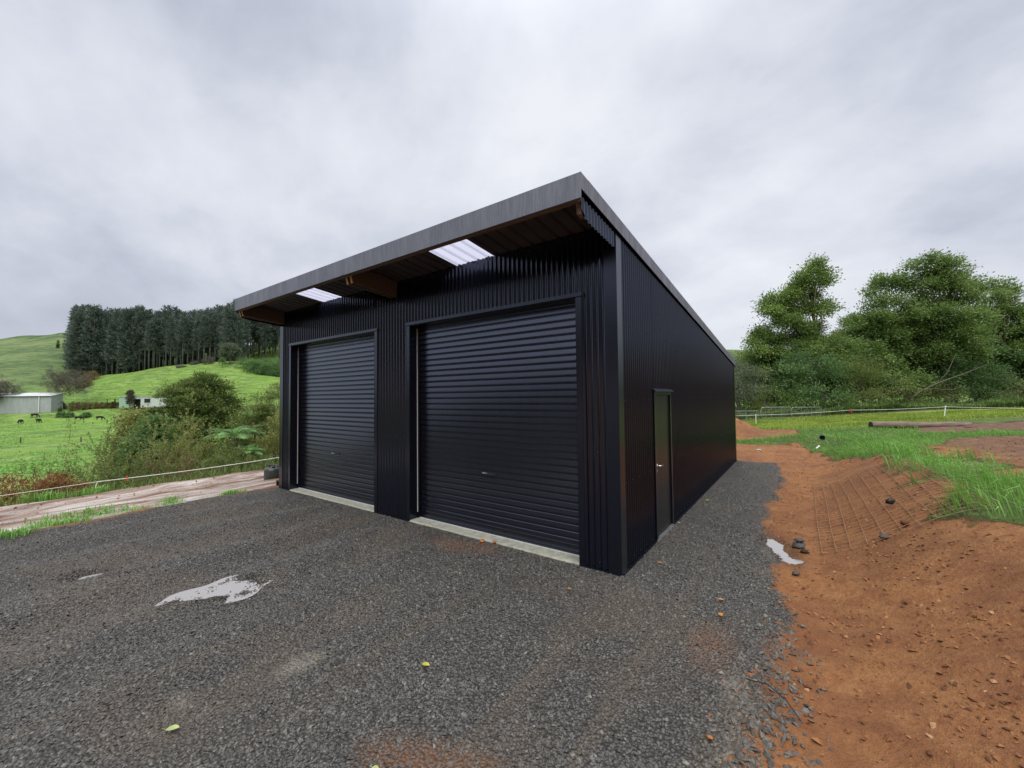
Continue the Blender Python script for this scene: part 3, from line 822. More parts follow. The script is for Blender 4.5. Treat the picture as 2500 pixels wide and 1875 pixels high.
# ------------------------------------------------------------------ foliage builders
def unit(v): return v/(np.linalg.norm(v,axis=-1,keepdims=True)+1e-9)
def leaves(P, D, N, ln, wd, v, fold=.0):
    """rhombic leaves: base P, direction D, normal N"""
    n=len(P); Sd=unit(np.cross(D,N)); ln=np.broadcast_to(ln,(n,))[:,None]; wd=np.broadcast_to(wd,(n,))[:,None]
    N2=np.cross(Sd,D)
    V=np.stack([P,P+D*ln*.45+Sd*wd*.5+N2*wd*fold,P+D*ln,P+D*ln*.45-Sd*wd*.5+N2*wd*fold],1).reshape(-1,3)
    Q=np.arange(4*n).reshape(n,4)
    return V,Q,np.repeat(v,4)
def sphere_dirs(rr,n):
    return unit(rr.normal(size=(n,3)))
def crown_points(rr,lobes,n,shell=.55,low=-.6):
    """clump centres in a union of ellipsoid lobes [(cx,cy,cz,rx,ry,rz)]"""
    Lb=np.array(lobes,float); w=(Lb[:,3]*Lb[:,4]*Lb[:,5])**.7; k=rr.choice(len(Lb),n,p=w/w.sum())
    d=sphere_dirs(rr,n); d[:,2]=np.where(d[:,2]<low,-d[:,2],d[:,2])
    r=(shell+(1-shell)*rr.random(n)**.7)[:,None]
    return Lb[k,:3]+d*r*Lb[k,3:], d, r[:,0]
def crown_lobes(rr,lobes,dens,per,ln,wd,wind=(0,0,0),droopy=.1,flat=.8,up=.6,vspread=.34,fold=.12):
    """foliage gathered in separate leafy sprays, with gaps between them"""
    Ps=[];Ds=[];Ns=[];vs=[];Cs=[]
    for (cx,cy,cz,rx,ry,rz) in lobes:
        nsp=max(3,int(dens*(rx*rz)**.9)); lv=rr.normal()*.10
        for _ in range(nsp):
            d=unit(rr.normal(size=3)); 
            if d[2]<-.35: d[2]*=-.6
            c=np.array([cx,cy,cz])+d*np.array([rx,ry,rz])*(.35+.65*rr.random()**.6); Cs.append(c)
            ax=unit(d*np.array([1,1,.8])+rr.normal(size=3)*.6*np.array([1,1,.8])+np.array([0,0,droopy])+np.array(wind)); L_=.55+.65*rr.random()
            t=rr.random(per)-.4; spread=rr.normal(size=(per,3))*np.array([.30,.30,.30*flat])
            P=c+np.outer(t*L_,ax)+spread; P[:,2]-=.12*t*t
            Ps.append(P); Ds.append(unit(ax*.8+spread*1.6+rr.normal(size=(per,3))*.55+np.array([0,0,-.25])+np.array(wind)*.6))
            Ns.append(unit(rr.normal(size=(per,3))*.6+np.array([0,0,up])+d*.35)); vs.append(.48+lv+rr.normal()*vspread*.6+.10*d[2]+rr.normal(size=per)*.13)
    P=np.concatenate(Ps);D=np.concatenate(Ds);N=np.concatenate(Ns);v=np.clip(np.concatenate(vs),0,1); q=.7+.6*rr.random(len(P))
    V,Q,a=leaves(P,D,N,ln*q,wd*q,v,fold)
    return V,Q,a,np.array(Cs)
def crown(rr,lobes,nc,per,cr,ln,wd,flat=.6,shell=.5,up=.5,droop=.2,low=-.6,vspread=.25,wind=(0,0,0),fold=.12):
    C,dc,rc=crown_points(rr,lobes,nc,shell,low)
    cr_=cr*(.6+.8*rr.random(nc))
    n=nc*per; k=np.repeat(np.arange(nc),per)
    off=rr.normal(size=(n,3))*.55; off[:,2]*=flat
    P=C[k]+off*cr_[k][:,None]
    D=unit(off+dc[k]*.6+rr.normal(size=(n,3))*.7+np.array([0,0,-droop])+np.array(wind))
    N=unit(rr.normal(size=(n,3))*.7+np.array([0,0,up])+dc[k]*.4)
    cv=rr.random(nc)*vspread*2-vspread
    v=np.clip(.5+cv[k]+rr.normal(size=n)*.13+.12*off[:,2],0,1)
    s=.7+.6*rr.random(n)
    V,Q,a=leaves(P,D,N,ln*s,wd*s,v,fold)
    return V,Q,a,C
def limbs(mb,rr,base,C,n,r0,hfrac=(.3,.8),trunk=None,sides=5):
    """curved limbs from the trunk line to some clump centres"""
    idx=rr.choice(len(C),min(n,len(C)),replace=False)
    for i in idx:
        e=C[i]; h=hfrac[0]+(hfrac[1]-hfrac[0])*rr.random()
        zt=base[2]+(e[2]-base[2])*h*.8
        s=trunk(zt) if trunk else np.array([base[0],base[1],zt])
        m=(s+e)/2+np.array([0,0,.08*np.linalg.norm(e-s)])+rr.normal(size=3)*.06*np.linalg.norm(e-s)
        t=np.linspace(0,1,6)[:,None]; P=(1-t)**2*s+2*t*(1-t)*m+t*t*e
        mb.tube(P,r0*(.75-.62*t[:,0]),sides,cap=False)
def tree(name,loc,label,group,lobes,nc,per,cr,ln,wd,lm,bm,seed,trunk_h,trunk_r,lean=(0,0),nl=14,cat='tree',sink=.15,spray=None,**kw):
    rr=RNG(seed); root=empty(name,loc,0,label,cat,group)
    if spray: V,Q,a,C=crown_lobes(rr,lobes,spray,per,ln,wd,kw.get('wind',(0,0,0)))
    else: V,Q,a,C=crown(rr,lobes,nc,per,cr,ln,wd,**kw)
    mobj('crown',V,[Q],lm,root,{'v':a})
    mb=MB(); zt=np.linspace(-sink,trunk_h,9); q=np.clip(zt/trunk_h,0,1)
    TX=lambda z: np.array([lean[0]*(max(z,0)/trunk_h)**1.3+.06*trunk_r*8*sin(z*1.1+seed),lean[1]*(max(z,0)/trunk_h)**1.3+.05*trunk_r*8*cos(z*.9+seed),z])
    P=np.array([TX(z) for z in zt])
    mb.tube(P,trunk_r*(1.25*(1-q)**.6*.55+.45+.5*np.exp(-q*14))*(1-.72*q),8)
    if nl: limbs(mb,rr,np.array([0,0,0.]),C,nl,trunk_r*.42,trunk=lambda z:TX(min(z,trunk_h*.97)))
    mb.build('trunk',bm,root,True)
    return root
def twig_bush(name,loc,label,group,w,h,nst,per,lm,tm,seed,ln=.07,wd=.035,spread=.7,leaf_from=.35,cat='shrub',r=.012,flat=(1,1),gray=0):
    """many thin stems fanning up, small sparse leaves"""
    rr=RNG(seed); root=empty(name,loc,0,label,cat,group); mb=MB(); LP=[];LD=[]
    def stem(s,d,length,r,lev):
        n=6; P=[s]; dd=d
        for k in range(n-1):
            dd=unit(dd+rr.normal(size=3)*.13+np.array([0,0,.05])); P.append(P[-1]+dd*length/(n-1))
        P=np.array(P); mb.tube(P,r*np.linspace(1,.35,n),3,cap=False)
        if lev<2:
            for q in range(3 if lev else 4):
                k=rr.integers(2,n); stem(P[k],unit(dd+rr.normal(size=3)*.55),length*(.35+.3*rr.random()),r*.55,lev+1)
        t=leaf_from+(1-leaf_from)*rr.random(per); k=t*(n-1); i=np.minimum(k.astype(int),n-2); u=(k-i)[:,None]
        LP.append(P[i]*(1-u)+P[i+1]*u+rr.normal(size=(per,3))*.035); LD.append(unit(np.broadcast_to(dd,(per,3))+rr.normal(size=(per,3))*.8))
    for _ in range(nst):
        a=rr.random()*2*pi; rad=.35*rr.random()**.5
        s=np.array([cos(a)*rad*w*flat[0],sin(a)*rad*w*flat[1],-.15])
        b=a+rr.normal()*.5; tilt=spread*rr.random()
        d=unit(np.array([cos(b)*tilt*flat[0],sin(b)*tilt*flat[1],1]))
        stem(s,d,h*(.55+.45*rr.random()),r,0)
    P=np.concatenate(LP);D=np.concatenate(LD);n=len(P)
    kz=(h+.15)/(np.percentile(P[:,2],99)+.15); kr=min(1.6,w/np.percentile(np.hypot(P[:,0],P[:,1]),93)); K=np.array([kr,kr,kz])
    P=P*K-np.array([0,0,.15*(1-kz)]); mb.V=[q*K-np.array([0,0,.15*(1-kz)]) for q in mb.V]
    V,Q,a=leaves(P,D,unit(rr.normal(size=(n,3))+np.array([0,0,.6])),ln*(.6+.8*rr.random(n)),wd,np.clip(.5+rr.normal(size=n)*.22,0,1),.1)
    mobj('foliage',V,[Q],lm,root,{'v':a}); mb.build('stems',tm,root)
    return root
def blades(P,h,w,lean,rr,curl=.6):
    """grass blades: 5 vertices each"""
    n=len(P); a=rr.random(n)*2*pi; D=np.column_stack([np.cos(a),np.sin(a),np.zeros(n)])*(curl*rr.random(n))[:,None]+np.asarray(lean)
    Sd=unit(np.column_stack([-np.sin(a),np.cos(a),np.zeros(n)])); h=np.broadcast_to(h,(n,))[:,None]; w=np.broadcast_to(w,(n,))[:,None]
    U=np.array([0,0,1.])
    m=P+(U*.6+D*.35)*h; t=P+(U*(1-.45*np.clip(np.linalg.norm(D,axis=1),0,1.2))[:,None]+D*1.0)*h
    V=np.stack([P-Sd*w*.5,P+Sd*w*.5,m+Sd*w*.42,m-Sd*w*.42,t],1).reshape(-1,3)
    b=np.arange(n)*5
    Q=np.stack([b,b+1,b+2,b+3],-1); T=np.stack([b+3,b+2,b+4],-1)
    return V,Q,T
def grass_patch(name,P,h,w,lean,mat,seed,parent=None,curl=.6,vbase=.5):
    rr=RNG(seed); V,Q,T=blades(P,h*(.55+.75*rr.random(len(P))),w*(.7+.6*rr.random(len(P))),lean,rr,curl)
    v=np.clip(vbase+rr.normal(size=len(P))*.2,0,1)
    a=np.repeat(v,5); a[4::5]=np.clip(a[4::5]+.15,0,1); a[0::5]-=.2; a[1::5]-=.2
    return mobj(name,V,[Q,T],mat,parent,{'v':a})

LM={}
LM['broad']=leaf_mat('leaves_broad',(0.059,0.105,0.033),(0.138,0.224,0.068),(0.276,0.380,0.131))
LM['yellow']=leaf_mat('leaves_yellow_green',(0.063,0.114,0.029),(0.153,0.240,0.067),(0.306,0.414,0.132))
LM['dark']=leaf_mat('leaves_dark',(0.043,0.097,0.039),(0.107,0.204,0.077),(0.232,0.356,0.135),rough=.4)
LM['olive']=leaf_mat('leaves_olive',(0.062,0.087,0.024),(0.154,0.203,0.060),(0.308,0.364,0.133))
LM['manuka']=leaf_mat('leaves_manuka',(0.036,0.060,0.016),(0.094,0.137,0.037),(0.221,0.280,0.093),rough=.6)
LM['tan']=leaf_mat('leaves_tan',(0.115,0.119,0.040),(0.272,0.282,0.104),(0.488,0.514,0.224))
LM['brown']=leaf_mat('leaves_brown',(0.106,0.075,0.040),(0.225,0.156,0.088),(0.375,0.281,0.163))
LM['bracken']=leaf_mat('dead_bracken',(0.105,0.045,0.022),(0.255,0.112,0.048),(0.420,0.225,0.098),rough=.7)
LM['grey']=leaf_mat('leaves_grey_green',(0.060,0.078,0.054),(0.120,0.150,0.102),(0.216,0.252,0.174))
LM['pine']=leaf_mat('hazy_pine_needles',(.072,.097,.085),(.125,.160,.142),(.20,.24,.215),rough=.6,trans=.15)  # pale blue-grey: distance haze mixed into the needle colour
LM['fern']=leaf_mat('fern_fronds',(.10,.24,.075),(.22,.46,.15),(.36,.62,.26),rough=.45,trans=.3)
LM['flax']=leaf_mat('flax_blades',(.04,.07,.02),(.09,.15,.04),(.19,.27,.09),rough=.4,trans=.15)
LM['grass']=leaf_mat('grass_blades',(0.086,0.200,0.040),(0.194,0.415,0.088),(0.415,0.686,0.229),rough=.5,trans=.3)
LM['lawn']=leaf_mat('lawn_blades',(.11,.18,.03),(.24,.33,.05),(.46,.52,.13),rough=.6,trans=.3)
LM['bare']=leaf_mat('bare_twig_haze',(.07,.065,.05),(.13,.12,.095),(.2,.185,.15),rough=.9,trans=.1)
# ------------------------------------------------------------------ trees on the right
def at(px,d): 
    p=site(px,d); return (float(p[0]),float(p[1]),gz(p[0],p[1]))
def lob(items):
    """lobes given as (side, fwd, z, r_side, r_fwd, r_z) in the viewing frame of the plot"""
    out=[]
    for s,f,z,rs,rf,rz in items:
        out.append((RH[0]*s+FH[0]*f,RH[1]*s+FH[1]*f,z,(rs+rf)/2*1.0,(rs+rf)/2,rz))
    return out
GR='trees beyond the lawn'
def silh(items,d,x0,k=.339):
    """lobes read off the outline: (across, down, radius) on a plot of the tree line, metres per unit from its distance"""
    u=k*d/F_PX; rr=RNG(int(x0)); out=[]
    for q in items:
        x,y,r=q; s=(x-x0)*u; z=2+(1066-y)*u; R=r*u
        f=rr.normal()*R*.5
        out.append((s,f,z,R*.88,R*.9,R*.86))
    return lob(out)
TALL=[(690,205,85),(625,285,95),(765,290,75),(700,370,125),(560,395,80),(450,430,90),(400,505,65),(560,495,105),(715,490,90),(850,463,28),(480,590,100),(350,625,55),(600,615,85),(735,600,55),(385,695,100),(265,722,42),(520,715,100),(655,700,95),(770,705,50),(430,800,105),(600,800,100),(720,790,80),(305,800,75),(790,450,40)]
tree('tall_tree',at(2010,42),'tall windswept tree with a lopsided crown, left of the gap in the tree line',GR,silh(TALL,42,768),0,84,0,.235,.11,LM['yellow'],M['bark_pale'],11,12.6,.24,lean=(-1.0,-.7),nl=30,spray=20,wind=(.3,.2,0))
BIG=[(1560,165,95),(1680,195,80),(1450,190,55),(1600,265,130),(1740,250,60),(1250,290,80),(1360,305,95),(1180,352,50),(1470,330,105),(1640,360,140),(1800,330,95),(1855,425,90),(1200,432,60),(1305,450,85),(1115,472,34),(1500,460,110),(1700,470,135),(1385,560,95),(1240,562,70),(1130,560,52),(1058,612,42),(1560,590,135),(1750,600,120),(1885,560,85),(1450,680,125),(1650,720,145),(1285,662,85),(1850,720,110),(1550,830,135),(1355,800,110),(1750,850,125),(1900,840,100)]
tree('spreading_tree',at(2315,43),'big spreading tree with a broken many lobed crown, tallest on the right',GR,silh(BIG,43,1665),0,84,0,.235,.115,LM['broad'],M['bark'],12,12.2,.28,lean=(-.4,-.3),nl=40,spray=14.5,wind=(.2,.15,0))
RGT=[(2000,330,65),(2080,382,90),(1950,425,70),(2150,460,80),(2020,500,100),(1930,522,55),(2120,560,95),(2200,520,60),(2010,640,90),(2130,690,100)]
tree('round_headed_tree',at(2455,45),'round headed tree at the right edge behind the spreading tree',GR,silh(RGT,45,2075),0,84,0,.24,.12,LM['broad'],M['bark'],13,9.8,.22,nl=24,spray=13,wind=(.2,.1,0))
EDG=[(2330,540,110),(2250,640,110),(2420,650,120),(2330,760,140),(2220,800,110),(2450,850,130)]
tree('spreading_tree',at(2560,44),'bushy tree cut off by the right edge of the view',GR,silh(EDG,44,2390),0,84,0,.24,.12,LM['yellow'],M['bark'],14,7.6,.2,nl=14,spray=13)
# understory, left to right
U=[ # px,d,label,mat,w,h,seed,leaf
 (1802,40,'grey green bush nearest the far corner of the shed','grey',2.3,4.3,21,(.17,.07)),
 (1838,44,'light green leafy tree rising just beside the shed','yellow',2.4,4.4,22,(.26,.14)),
 (1905,45,'dark glossy tree filling the base of the tall tree','dark',3.2,5.2,23,(.26,.14)),
 (1975,39.5,'low dark shrub below the trunk of the tall tree','dark',3.0,4.2,24,(.2,.1)),
 (2085,46,'bright leafy tree in the gap of the tree line','broad',3.2,5.9,25,(.28,.15)),
 (2035,42.5,'mid green bush right of the tall trunk','broad',2.6,5.2,26,(.24,.13)),
 (2150,45,'dense mid green tree left under the spreading tree','broad',3.6,7.6,27,(.28,.15)),
 (2110,39.2,'olive conifer like shrub standing before the gap','olive',2.7,3.9,28,(.2,.06)),
 (2240,46,'deep green tree behind the slanting bare bough','dark',3.6,7.2,29,(.28,.15)),
 (2330,47,'dark tree in the shade of the big crown','dark',4.0,7.0,30,(.28,.15)),
 (2430,47.5,'dark tree in front of the right edge gap','dark',3.8,6.6,31,(.28,.15)),
 (2540,43,'shadowy shrub at the right edge of the tree line','dark',3.2,4.6,32,(.24,.12)),
 (2205,40.6,'brownish undergrowth bush left of the slanting bough','olive',2.0,2.3,33,(.16,.07)),
 (2380,42.5,'dark undergrowth bush right of the slanting bough','dark',2.9,3.6,34,(.2,.1)),
 (2470,41,'brown twiggy undergrowth bush by the right end of the rope','brown',2.4,2.6,35,(.15,.06)),
 (1865,38.6,'small olive shrub behind the gates','olive',1.5,2.2,36,(.16,.07)),
 (1935,38.4,'small yellow green shrub right behind the gates','yellow',1.3,1.9,37,(.16,.08)),
 (2290,41.5,'low brown bush under the slanting bough','olive',2.1,2.0,38,(.14,.06)),
]
for px,d,lab,mt,w,h,sd,(ll,lw) in U:
    rr=RNG(sd+500)
    if h>4: h*=1.42; w*=1.22
    else: h*=1.3; w*=1.15
    it=[]
    for q in range(int(9+w*h*.55)):
        zz=h*(.14+.78*rr.random()); lim=w*(1.0 if zz<h*.55 else 1.0-.75*((zz/h-.55)/.45)**1.5); an=rr.random()*2*pi; ra=lim*rr.random()**.5*.85; R=(.30+.2*rr.random())*min(w,h*.45)
        it.append((cos(an)*ra,sin(an)*ra*.8,zz,R,R,R*.72))
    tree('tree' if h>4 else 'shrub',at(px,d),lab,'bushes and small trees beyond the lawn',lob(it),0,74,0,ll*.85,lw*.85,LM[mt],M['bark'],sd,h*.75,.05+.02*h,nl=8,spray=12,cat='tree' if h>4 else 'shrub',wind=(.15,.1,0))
tree('distant_tree',at(1790,62),'dark distant tree top just above the far roof corner','',lob([(0,0,6.0,1.8,1.8,2.2),(1.2,0,4.6,1.6,1.6,1.8)]),90,40,.5,.3,.16,LM['dark'],M['bark'],41,6,.2,nl=5)
tree('distant_tree',at(2062,70),'small purplish tree top in the gap of the tree line','',lob([(0,0,12.6,1.9,1.9,1.6),(.5,0,10,2,2,2)]),80,44,.55,.35,.18,LM['brown'],M['bark'],42,11,.25,nl=9)
# slanting bare bough: a leaning pale trunk in the shade
b=at(2213,40.2)
bo=empty('leaning_trunk',b,0,'bare pale bough slanting up to the right under the spreading tree','tree')
mb=MB(); f=lambda s,z,k=0:(RH[0]*s+FH[0]*k,RH[1]*s+FH[1]*k,z)
mb.tube([f(-.2,-.2),f(.3,.9),f(1.4,1.7),f(3.2,2.5),f(5.6,3.3),f(8.2,4.3)],[.10,.09,.08,.06,.045,.02],7)
mb.tube([f(1.4,1.7),f(2.6,1.9),f(4.4,1.75),f(6,2.2)],[.045,.04,.03,.015],6)
mb.tube([f(.3,.9),f(-.9,1.9),f(-1.8,3.4)],[.06,.045,.02],6)
mb.tube([f(3.2,2.5),f(4.2,3.6),f(5,5.2)],[.045,.03,.015],6)
mb.build('trunk',M['bark'],bo,True)

# ------------------------------------------------------------------ the gully planting on the left
def atg(px,d,dz=0): 
    p=site(px,d); return (float(p[0]),float(p[1]),gz(p[0],p[1])+dz)
def dome(name,px,d,ytop,w,label,mt,seed,nc,per,cr,ln,wd,**kw):
    x,y,z=atg(px,d); ztop=2+d*(hz(px)-ytop)/F_PX; h=ztop-z
    kw={**dict(shell=.72,flat=.28,up=1.2,low=-.5,vspread=.3,droop=.0),**kw}
    it=[(0,0,h*.52,w,w,h*.46),(-.45*w,0,h*.45,w*.62,w*.62,h*.38),(.45*w,0,h*.42,w*.62,w*.62,h*.38),(.15*w,0,h*.74,w*.55,w*.55,h*.26),(-.2*w,-.4*w,h*.36,w*.7,w*.7,h*.3)]
    return tree(name,(x,y,z),label,'shrubs along the gully',lob(it),nc,per,cr,ln,wd,LM[mt],M['bark'],seed,h*.7,.14,nl=10,**kw)
dome('rounded_tree',492,26,908,2.9,'large rounded dark olive tree, the biggest along the gully','manuka',51,760,80,.42,.17,.06)
dome('rounded_tree',690,24,925,2.7,'rounded olive tree half hidden by the left end of the shed','olive',52,520,60,.4,.14,.045)
dome('shrub',640,20.5,988,1.5,'olive shrub between the two rounded trees above the tree fern','manuka',53,280,66,.32,.14,.05)
dome('shrub',338,24,985,1.35,'pale olive leafy shrub left of the biggest rounded tree','tan',54,260,60,.34,.15,.07,flat=.6)
dome('shrub',372,21,1015,1.25,'dark green glossy shrub in front of the biggest rounded tree','dark',55,280,62,.34,.16,.085,flat=.6,up=.6)
dome('shrub',440,19.5,1020,1.3,'shadowy olive shrub behind the willow like bush','manuka',56,200,50,.32,.11,.045)
# twiggy bushes on the lip of the gully
def twb(px,d,ytop,w,label,mt,tm,seed,nst,per,**kw):
    x,y,z=atg(px,d); h=2+d*(hz(px)-ytop)/F_PX-z
    return twig_bush('twiggy_bush',(x,y,z),label,'twiggy bushes on the gully edge',w,h,nst,per,LM[mt],M[tm],seed,**kw)
twb(235,12.5,1082,1.7,'wide grey olive twiggy bush with bare stems, left of the red ribbon','olive','twig',61,34,34,ln=.06,wd=.025,spread=.95)
twb(310,13.6,1062,1.3,'taller grey olive twiggy bush behind the red ribbon','olive','twig',62,30,40,ln=.06,wd=.025,spread=.6)
twb(455,15.5,1030,1.1,'yellowish willow like bush in the middle of the gully edge','tan','twig',63,36,52,ln=.075,wd=.03,spread=.55)
twb(420,13.2,1112,.8,'reddish brown dead bush behind the flax','brown','twig_brown',64,34,30,ln=.045,wd=.02,spread=.6)
twb(565,13.6,1094,1.1,'brown olive bush in front of the tree fern','olive','twig',65,36,48,ln=.055,wd=.024,spread=.7)
twb(505,13.8,1106,1.0,'brown green bush left of the tree fern','olive','twig_brown',66,32,44,ln=.055,wd=.024,spread=.7)
twb(675,16.0,1010,1.0,'tan leafed bush against the left end of the shed','tan','twig',67,34,48,ln=.07,wd=.03,spread=.5)
twb(640,13.6,1112,.8,'dull olive bush low beside the shed','olive','twig_brown',68,30,40,ln=.05,wd=.022,spread=.7)
twb(40,12.0,1128,.7,'thin dark stemmed bush at the left edge of the view','olive','twig',69,10,12,ln=.05,wd=.03,spread=.4,r=.014)
twb(150,13.5,1105,1.0,'sparse olive bush above the dead bracken','olive','twig',70,22,22,ln=.055,wd=.022,spread=.9)
# dead bracken mound
def bracken(px,d,ytop,w,label,seed,n=26):
    x,y,z=atg(px,d); h=2+d*(hz(px)-ytop)/F_PX-z
    rr=RNG(seed); root=empty('dead_bracken',(x,y,z),0,label,'fern','dead bracken on the gully edge'); LP=[];LD=[];mb=MB()
    for _ in range(n):
        a=rr.random()*2*pi; t=np.linspace(0,1,9)[:,None]; R=w*(.5+.6*rr.random()); hh=h*(.55+.5*rr.random())
        o=np.array([cos(a),sin(a),0]); s=np.array([rr.normal()*.2*w,rr.normal()*.2*w,-.1])
        P=s+o*R*t+np.array([0,0,1])*hh*np.sin(t*2.2)*1.05
        mb.tube(P,.006,3,cap=False)
        side=np.array([-sin(a),cos(a),0])
        for k in range(2,9):
            for sg in (-1,1):
                m=12; u=rr.random(m)[:,None]
                L_=.28*w*(1-.7*(k/9))+.06
                LP.append(P[k]+side*sg*u*L_+rr.normal(size=(m,3))*.02-np.array([0,0,.06])*u); LD.append(unit(np.broadcast_to(o*.5+side*sg*.3,(m,3))+rr.normal(size=(m,3))*.6))
    P=np.concatenate(LP);D=np.concatenate(LD);n=len(P)
    V,Q,v=leaves(P,D,unit(rr.normal(size=(n,3))*.6+np.array([0,0,1])),.075*(.6+.8*rr.random(n)),.03,np.clip(.5+rr.normal(size=n)*.25,0,1),.1)
    mobj('fronds',V,[Q],LM['bracken'],root,{'v':v}); mb.build('stalks',M['twig_brown'],root)
bracken(95,9.6,1158,.75,'rust brown dead bracken mound, the larger left one',81)
bracken(165,10.2,1168,.6,'rust brown dead bracken, smaller clump on the right',82)
# tree fern
def tree_fern(px,d,yc,label,seed,nf=24,R=1.05):
    x,y,z=atg(px,d); h=2+d*(hz(px)-yc)/F_PX-z
    rr=RNG(seed); root=empty('tree_fern',(x,y,z),0,label,'tree fern')
    mb=MB(); mb.tube([(0,0,-.2),(.03,0,h*.5),(0,.02,h)],[.14,.11,.10],8); mb.build('trunk',M['bark'],root,True)
    for f in range(nf):
        a=f*2.39996+rr.normal()*.12; ring=f/nf; Rf=R*(.75+.3*rr.random()); el=radians(56-40*ring+rr.normal()*5)
        o=np.array([cos(a),sin(a),0]); side=np.array([-sin(a),cos(a),0]); n=19
        t=np.linspace(0,1,n); r=Rf*t*cos(el*.6); zz=h+Rf*(sin(el)*t-.50*t**2.2)
        P=np.outer(r,o); P[:,2]=zz; T=unit(np.gradient(P,axis=0)); Nn=unit(np.cross(T,side)); Nn*=np.sign(Nn[:,2:3]+1e-6)
        prof=np.sin(np.clip(t*1.02,0,1)**.75*pi)**.8*.34*Rf+.012
        VV=[];QQ=[];vv=[]; tb=np.clip(.5+rr.normal()*.15-.15*ring,0,1)
        pr=[];pd_=[];pn=[];pl=[];pv=[]
        for k in range(2,n):
            for sg in (-1,1):
                dirp=unit(side*sg+T[k]*.42-np.array([0,0,.16])); L_=prof[k]
                m=8; u=(np.arange(m)+.5)/m
                # pinna made of paired small leaflets
                for q in range(m):
                    w_=(.036*(1-.45*u[q]))
                    for s2 in (-1,1):
                        pr.append(P[k]+dirp*L_*u[q]-np.array([0,0,.10])*u[q]**2*L_); pd_.append(unit(T[k]*s2+dirp*.55)); pn.append(Nn[k]); pl.append(w_); pv.append(tb+rr.normal()*.07+.1*(sg*.3))
        pr=np.array(pr);pd_=np.array(pd_);pn=np.array(pn);pl=np.array(pl)
        V,Q,v=leaves(pr,pd_,pn,pl,pl*.62,np.clip(np.array(pv),0,1),.05)
        fr=mobj('frond',V,[Q],LM['fern'],root,{'v':v})
        mb=MB(); mb.tube(P,np.linspace(.016,.004,n),4,cap=False); mb.build('stalk',M['twig'],fr)
tree_fern(574,14.4,1064,'bright green tree fern with spreading fronds, the large one',91)
tree_fern(610,14.0,1102,'small low tree fern below the large tree fern',92,10,.6)
# flax tufts along the lip
def flax(px,d,label,seed,n=34,h=.75):
    x,y,z=atg(px,d); rr=RNG(seed); root=empty('flax_plant',(x,y,z),0,label,'flax plant','flax plants along the track edge')
    P=np.column_stack([rr.normal(size=n)*.16,rr.normal(size=n)*.16,np.full(n,-.03)])
    grass_patch('leaves',P,h,.035,(0,0,0),LM['flax'],seed,root,.9)
FX=[(335,10.9),(372,11.0),(408,11.3),(440,11.4),(520,12.0),(552,12.1),(585,12.3),(612,12.5),(640,12.7),(665,12.9),(685,13.1),(300,10.9)]
FL=['leftmost flax tuft just right of the red ribbon','second flax tuft right of the red ribbon','third flax tuft right of the red ribbon','flax tuft in front of the reddish dead bush','flax tuft in front of the brown green bush','flax tuft below the brown olive bush','flax tuft below the small tree fern','flax tuft right of the small tree fern','flax tuft left behind the dark drum','flax tuft directly behind the dark drum','flax tuft against the shed wall','dull flax tuft under the red ribbon']
for i,(px,d) in enumerate(FX): flax(px,d,FL[i],100+i)

# ------------------------------------------------------------------ pine plantation
def pine_proto(seed,H,bare,full=False):
    rr=RNG(seed); root=empty('pine_tree',(0,0,0)); mb=MB()
    P=[];D=[];v=[]
    mb.tube([(0,0,-1),(.1,0,H*.35),(-.05,.1,H*.7),(0,0,H*.97)],[.32,.27,.17,.04],6)
    z=H*bare
    while z<H*.99:
        q=(z/H-bare)/(1-bare); R=(2.9*(1-q)**.6+.55)*(1.25 if full else 1)*(.55+.45*min(1,q*5+.2))
        for b in range(rr.integers(4,7)):
            a=rr.random()*2*pi; L_=R*(.6+.55*rr.random()); sl=.28+.5*q+rr.normal()*.12
            o=np.array([cos(a),sin(a),sl]); s=np.array([0,0,z+rr.normal()*.2])
            if L_>1.2: mb.tube([s,s+o*L_*.6,s+o*L_*.9],[.07,.05,.02],3,cap=False)
            m=int(5+L_*4.5); t=.25+.75*rr.random(m)**.7
            P.append(s+np.outer(t*L_,o)+rr.normal(size=(m,3))*.28); D.append(unit(o+rr.normal(size=(m,3))*.55+np.array([0,0,.45]))); v.append(np.clip(.42+rr.normal()*.16+rr.normal(size=m)*.14,0,1))
        z+=.55+.25*rr.random()
    # dead stubs on the clear stem
    for _ in range(10):
        a=rr.random()*2*pi; z=H*bare*(.35+.65*rr.random()); mb.tube([(0,0,z),(cos(a)*1.3,sin(a)*1.3,z+.25)],[.05,.02],3,cap=False)
    P=np.concatenate(P);D=np.concatenate(D);v=np.concatenate(v);n=len(P)
    V,Q,a=leaves(P,D,unit(rr.normal(size=(n,3))+np.array([0,0,.5])),.95*(.6+.8*rr.random(n)),.34,v,.15)
    mobj('crown',V,[Q],LM['pine'],root,{'v':a}); mb.build('trunk',M['bark_pine'],root,True)
    return root
PROTO=[(pine_proto(200+i,30,[.32,.46,.26,.52,.40,.22][i]),30) for i in range(6)]
EDGE=[(pine_proto(220+i,29,[.05,.10,.22][i],True),29) for i in range(3)]
rr=RNG(77); spots=[]
def yt(px): return np.interp(px,[165,182,200,240,280,320,380,450,520,560,600,700],[800,765,748,746,760,756,764,768,762,748,738,734])
for row,(d0,step) in enumerate([(219,13),(228,13.5),(238,14),(250,14.5),(264,15),(280,13),(298,12),(318,11)]):
    px=176+row*2.5+rr.random()*6
    if row>5: px=330
    while px<716:
        d=d0+rr.normal()*2.0
        if 575<px: d+=np.interp(px,[575,610],[0,34])+8*(row>2)
        spots.append((px+rr.normal()*2.2,d,row)); px+=step*(.8+.4*rr.random())
used=set()
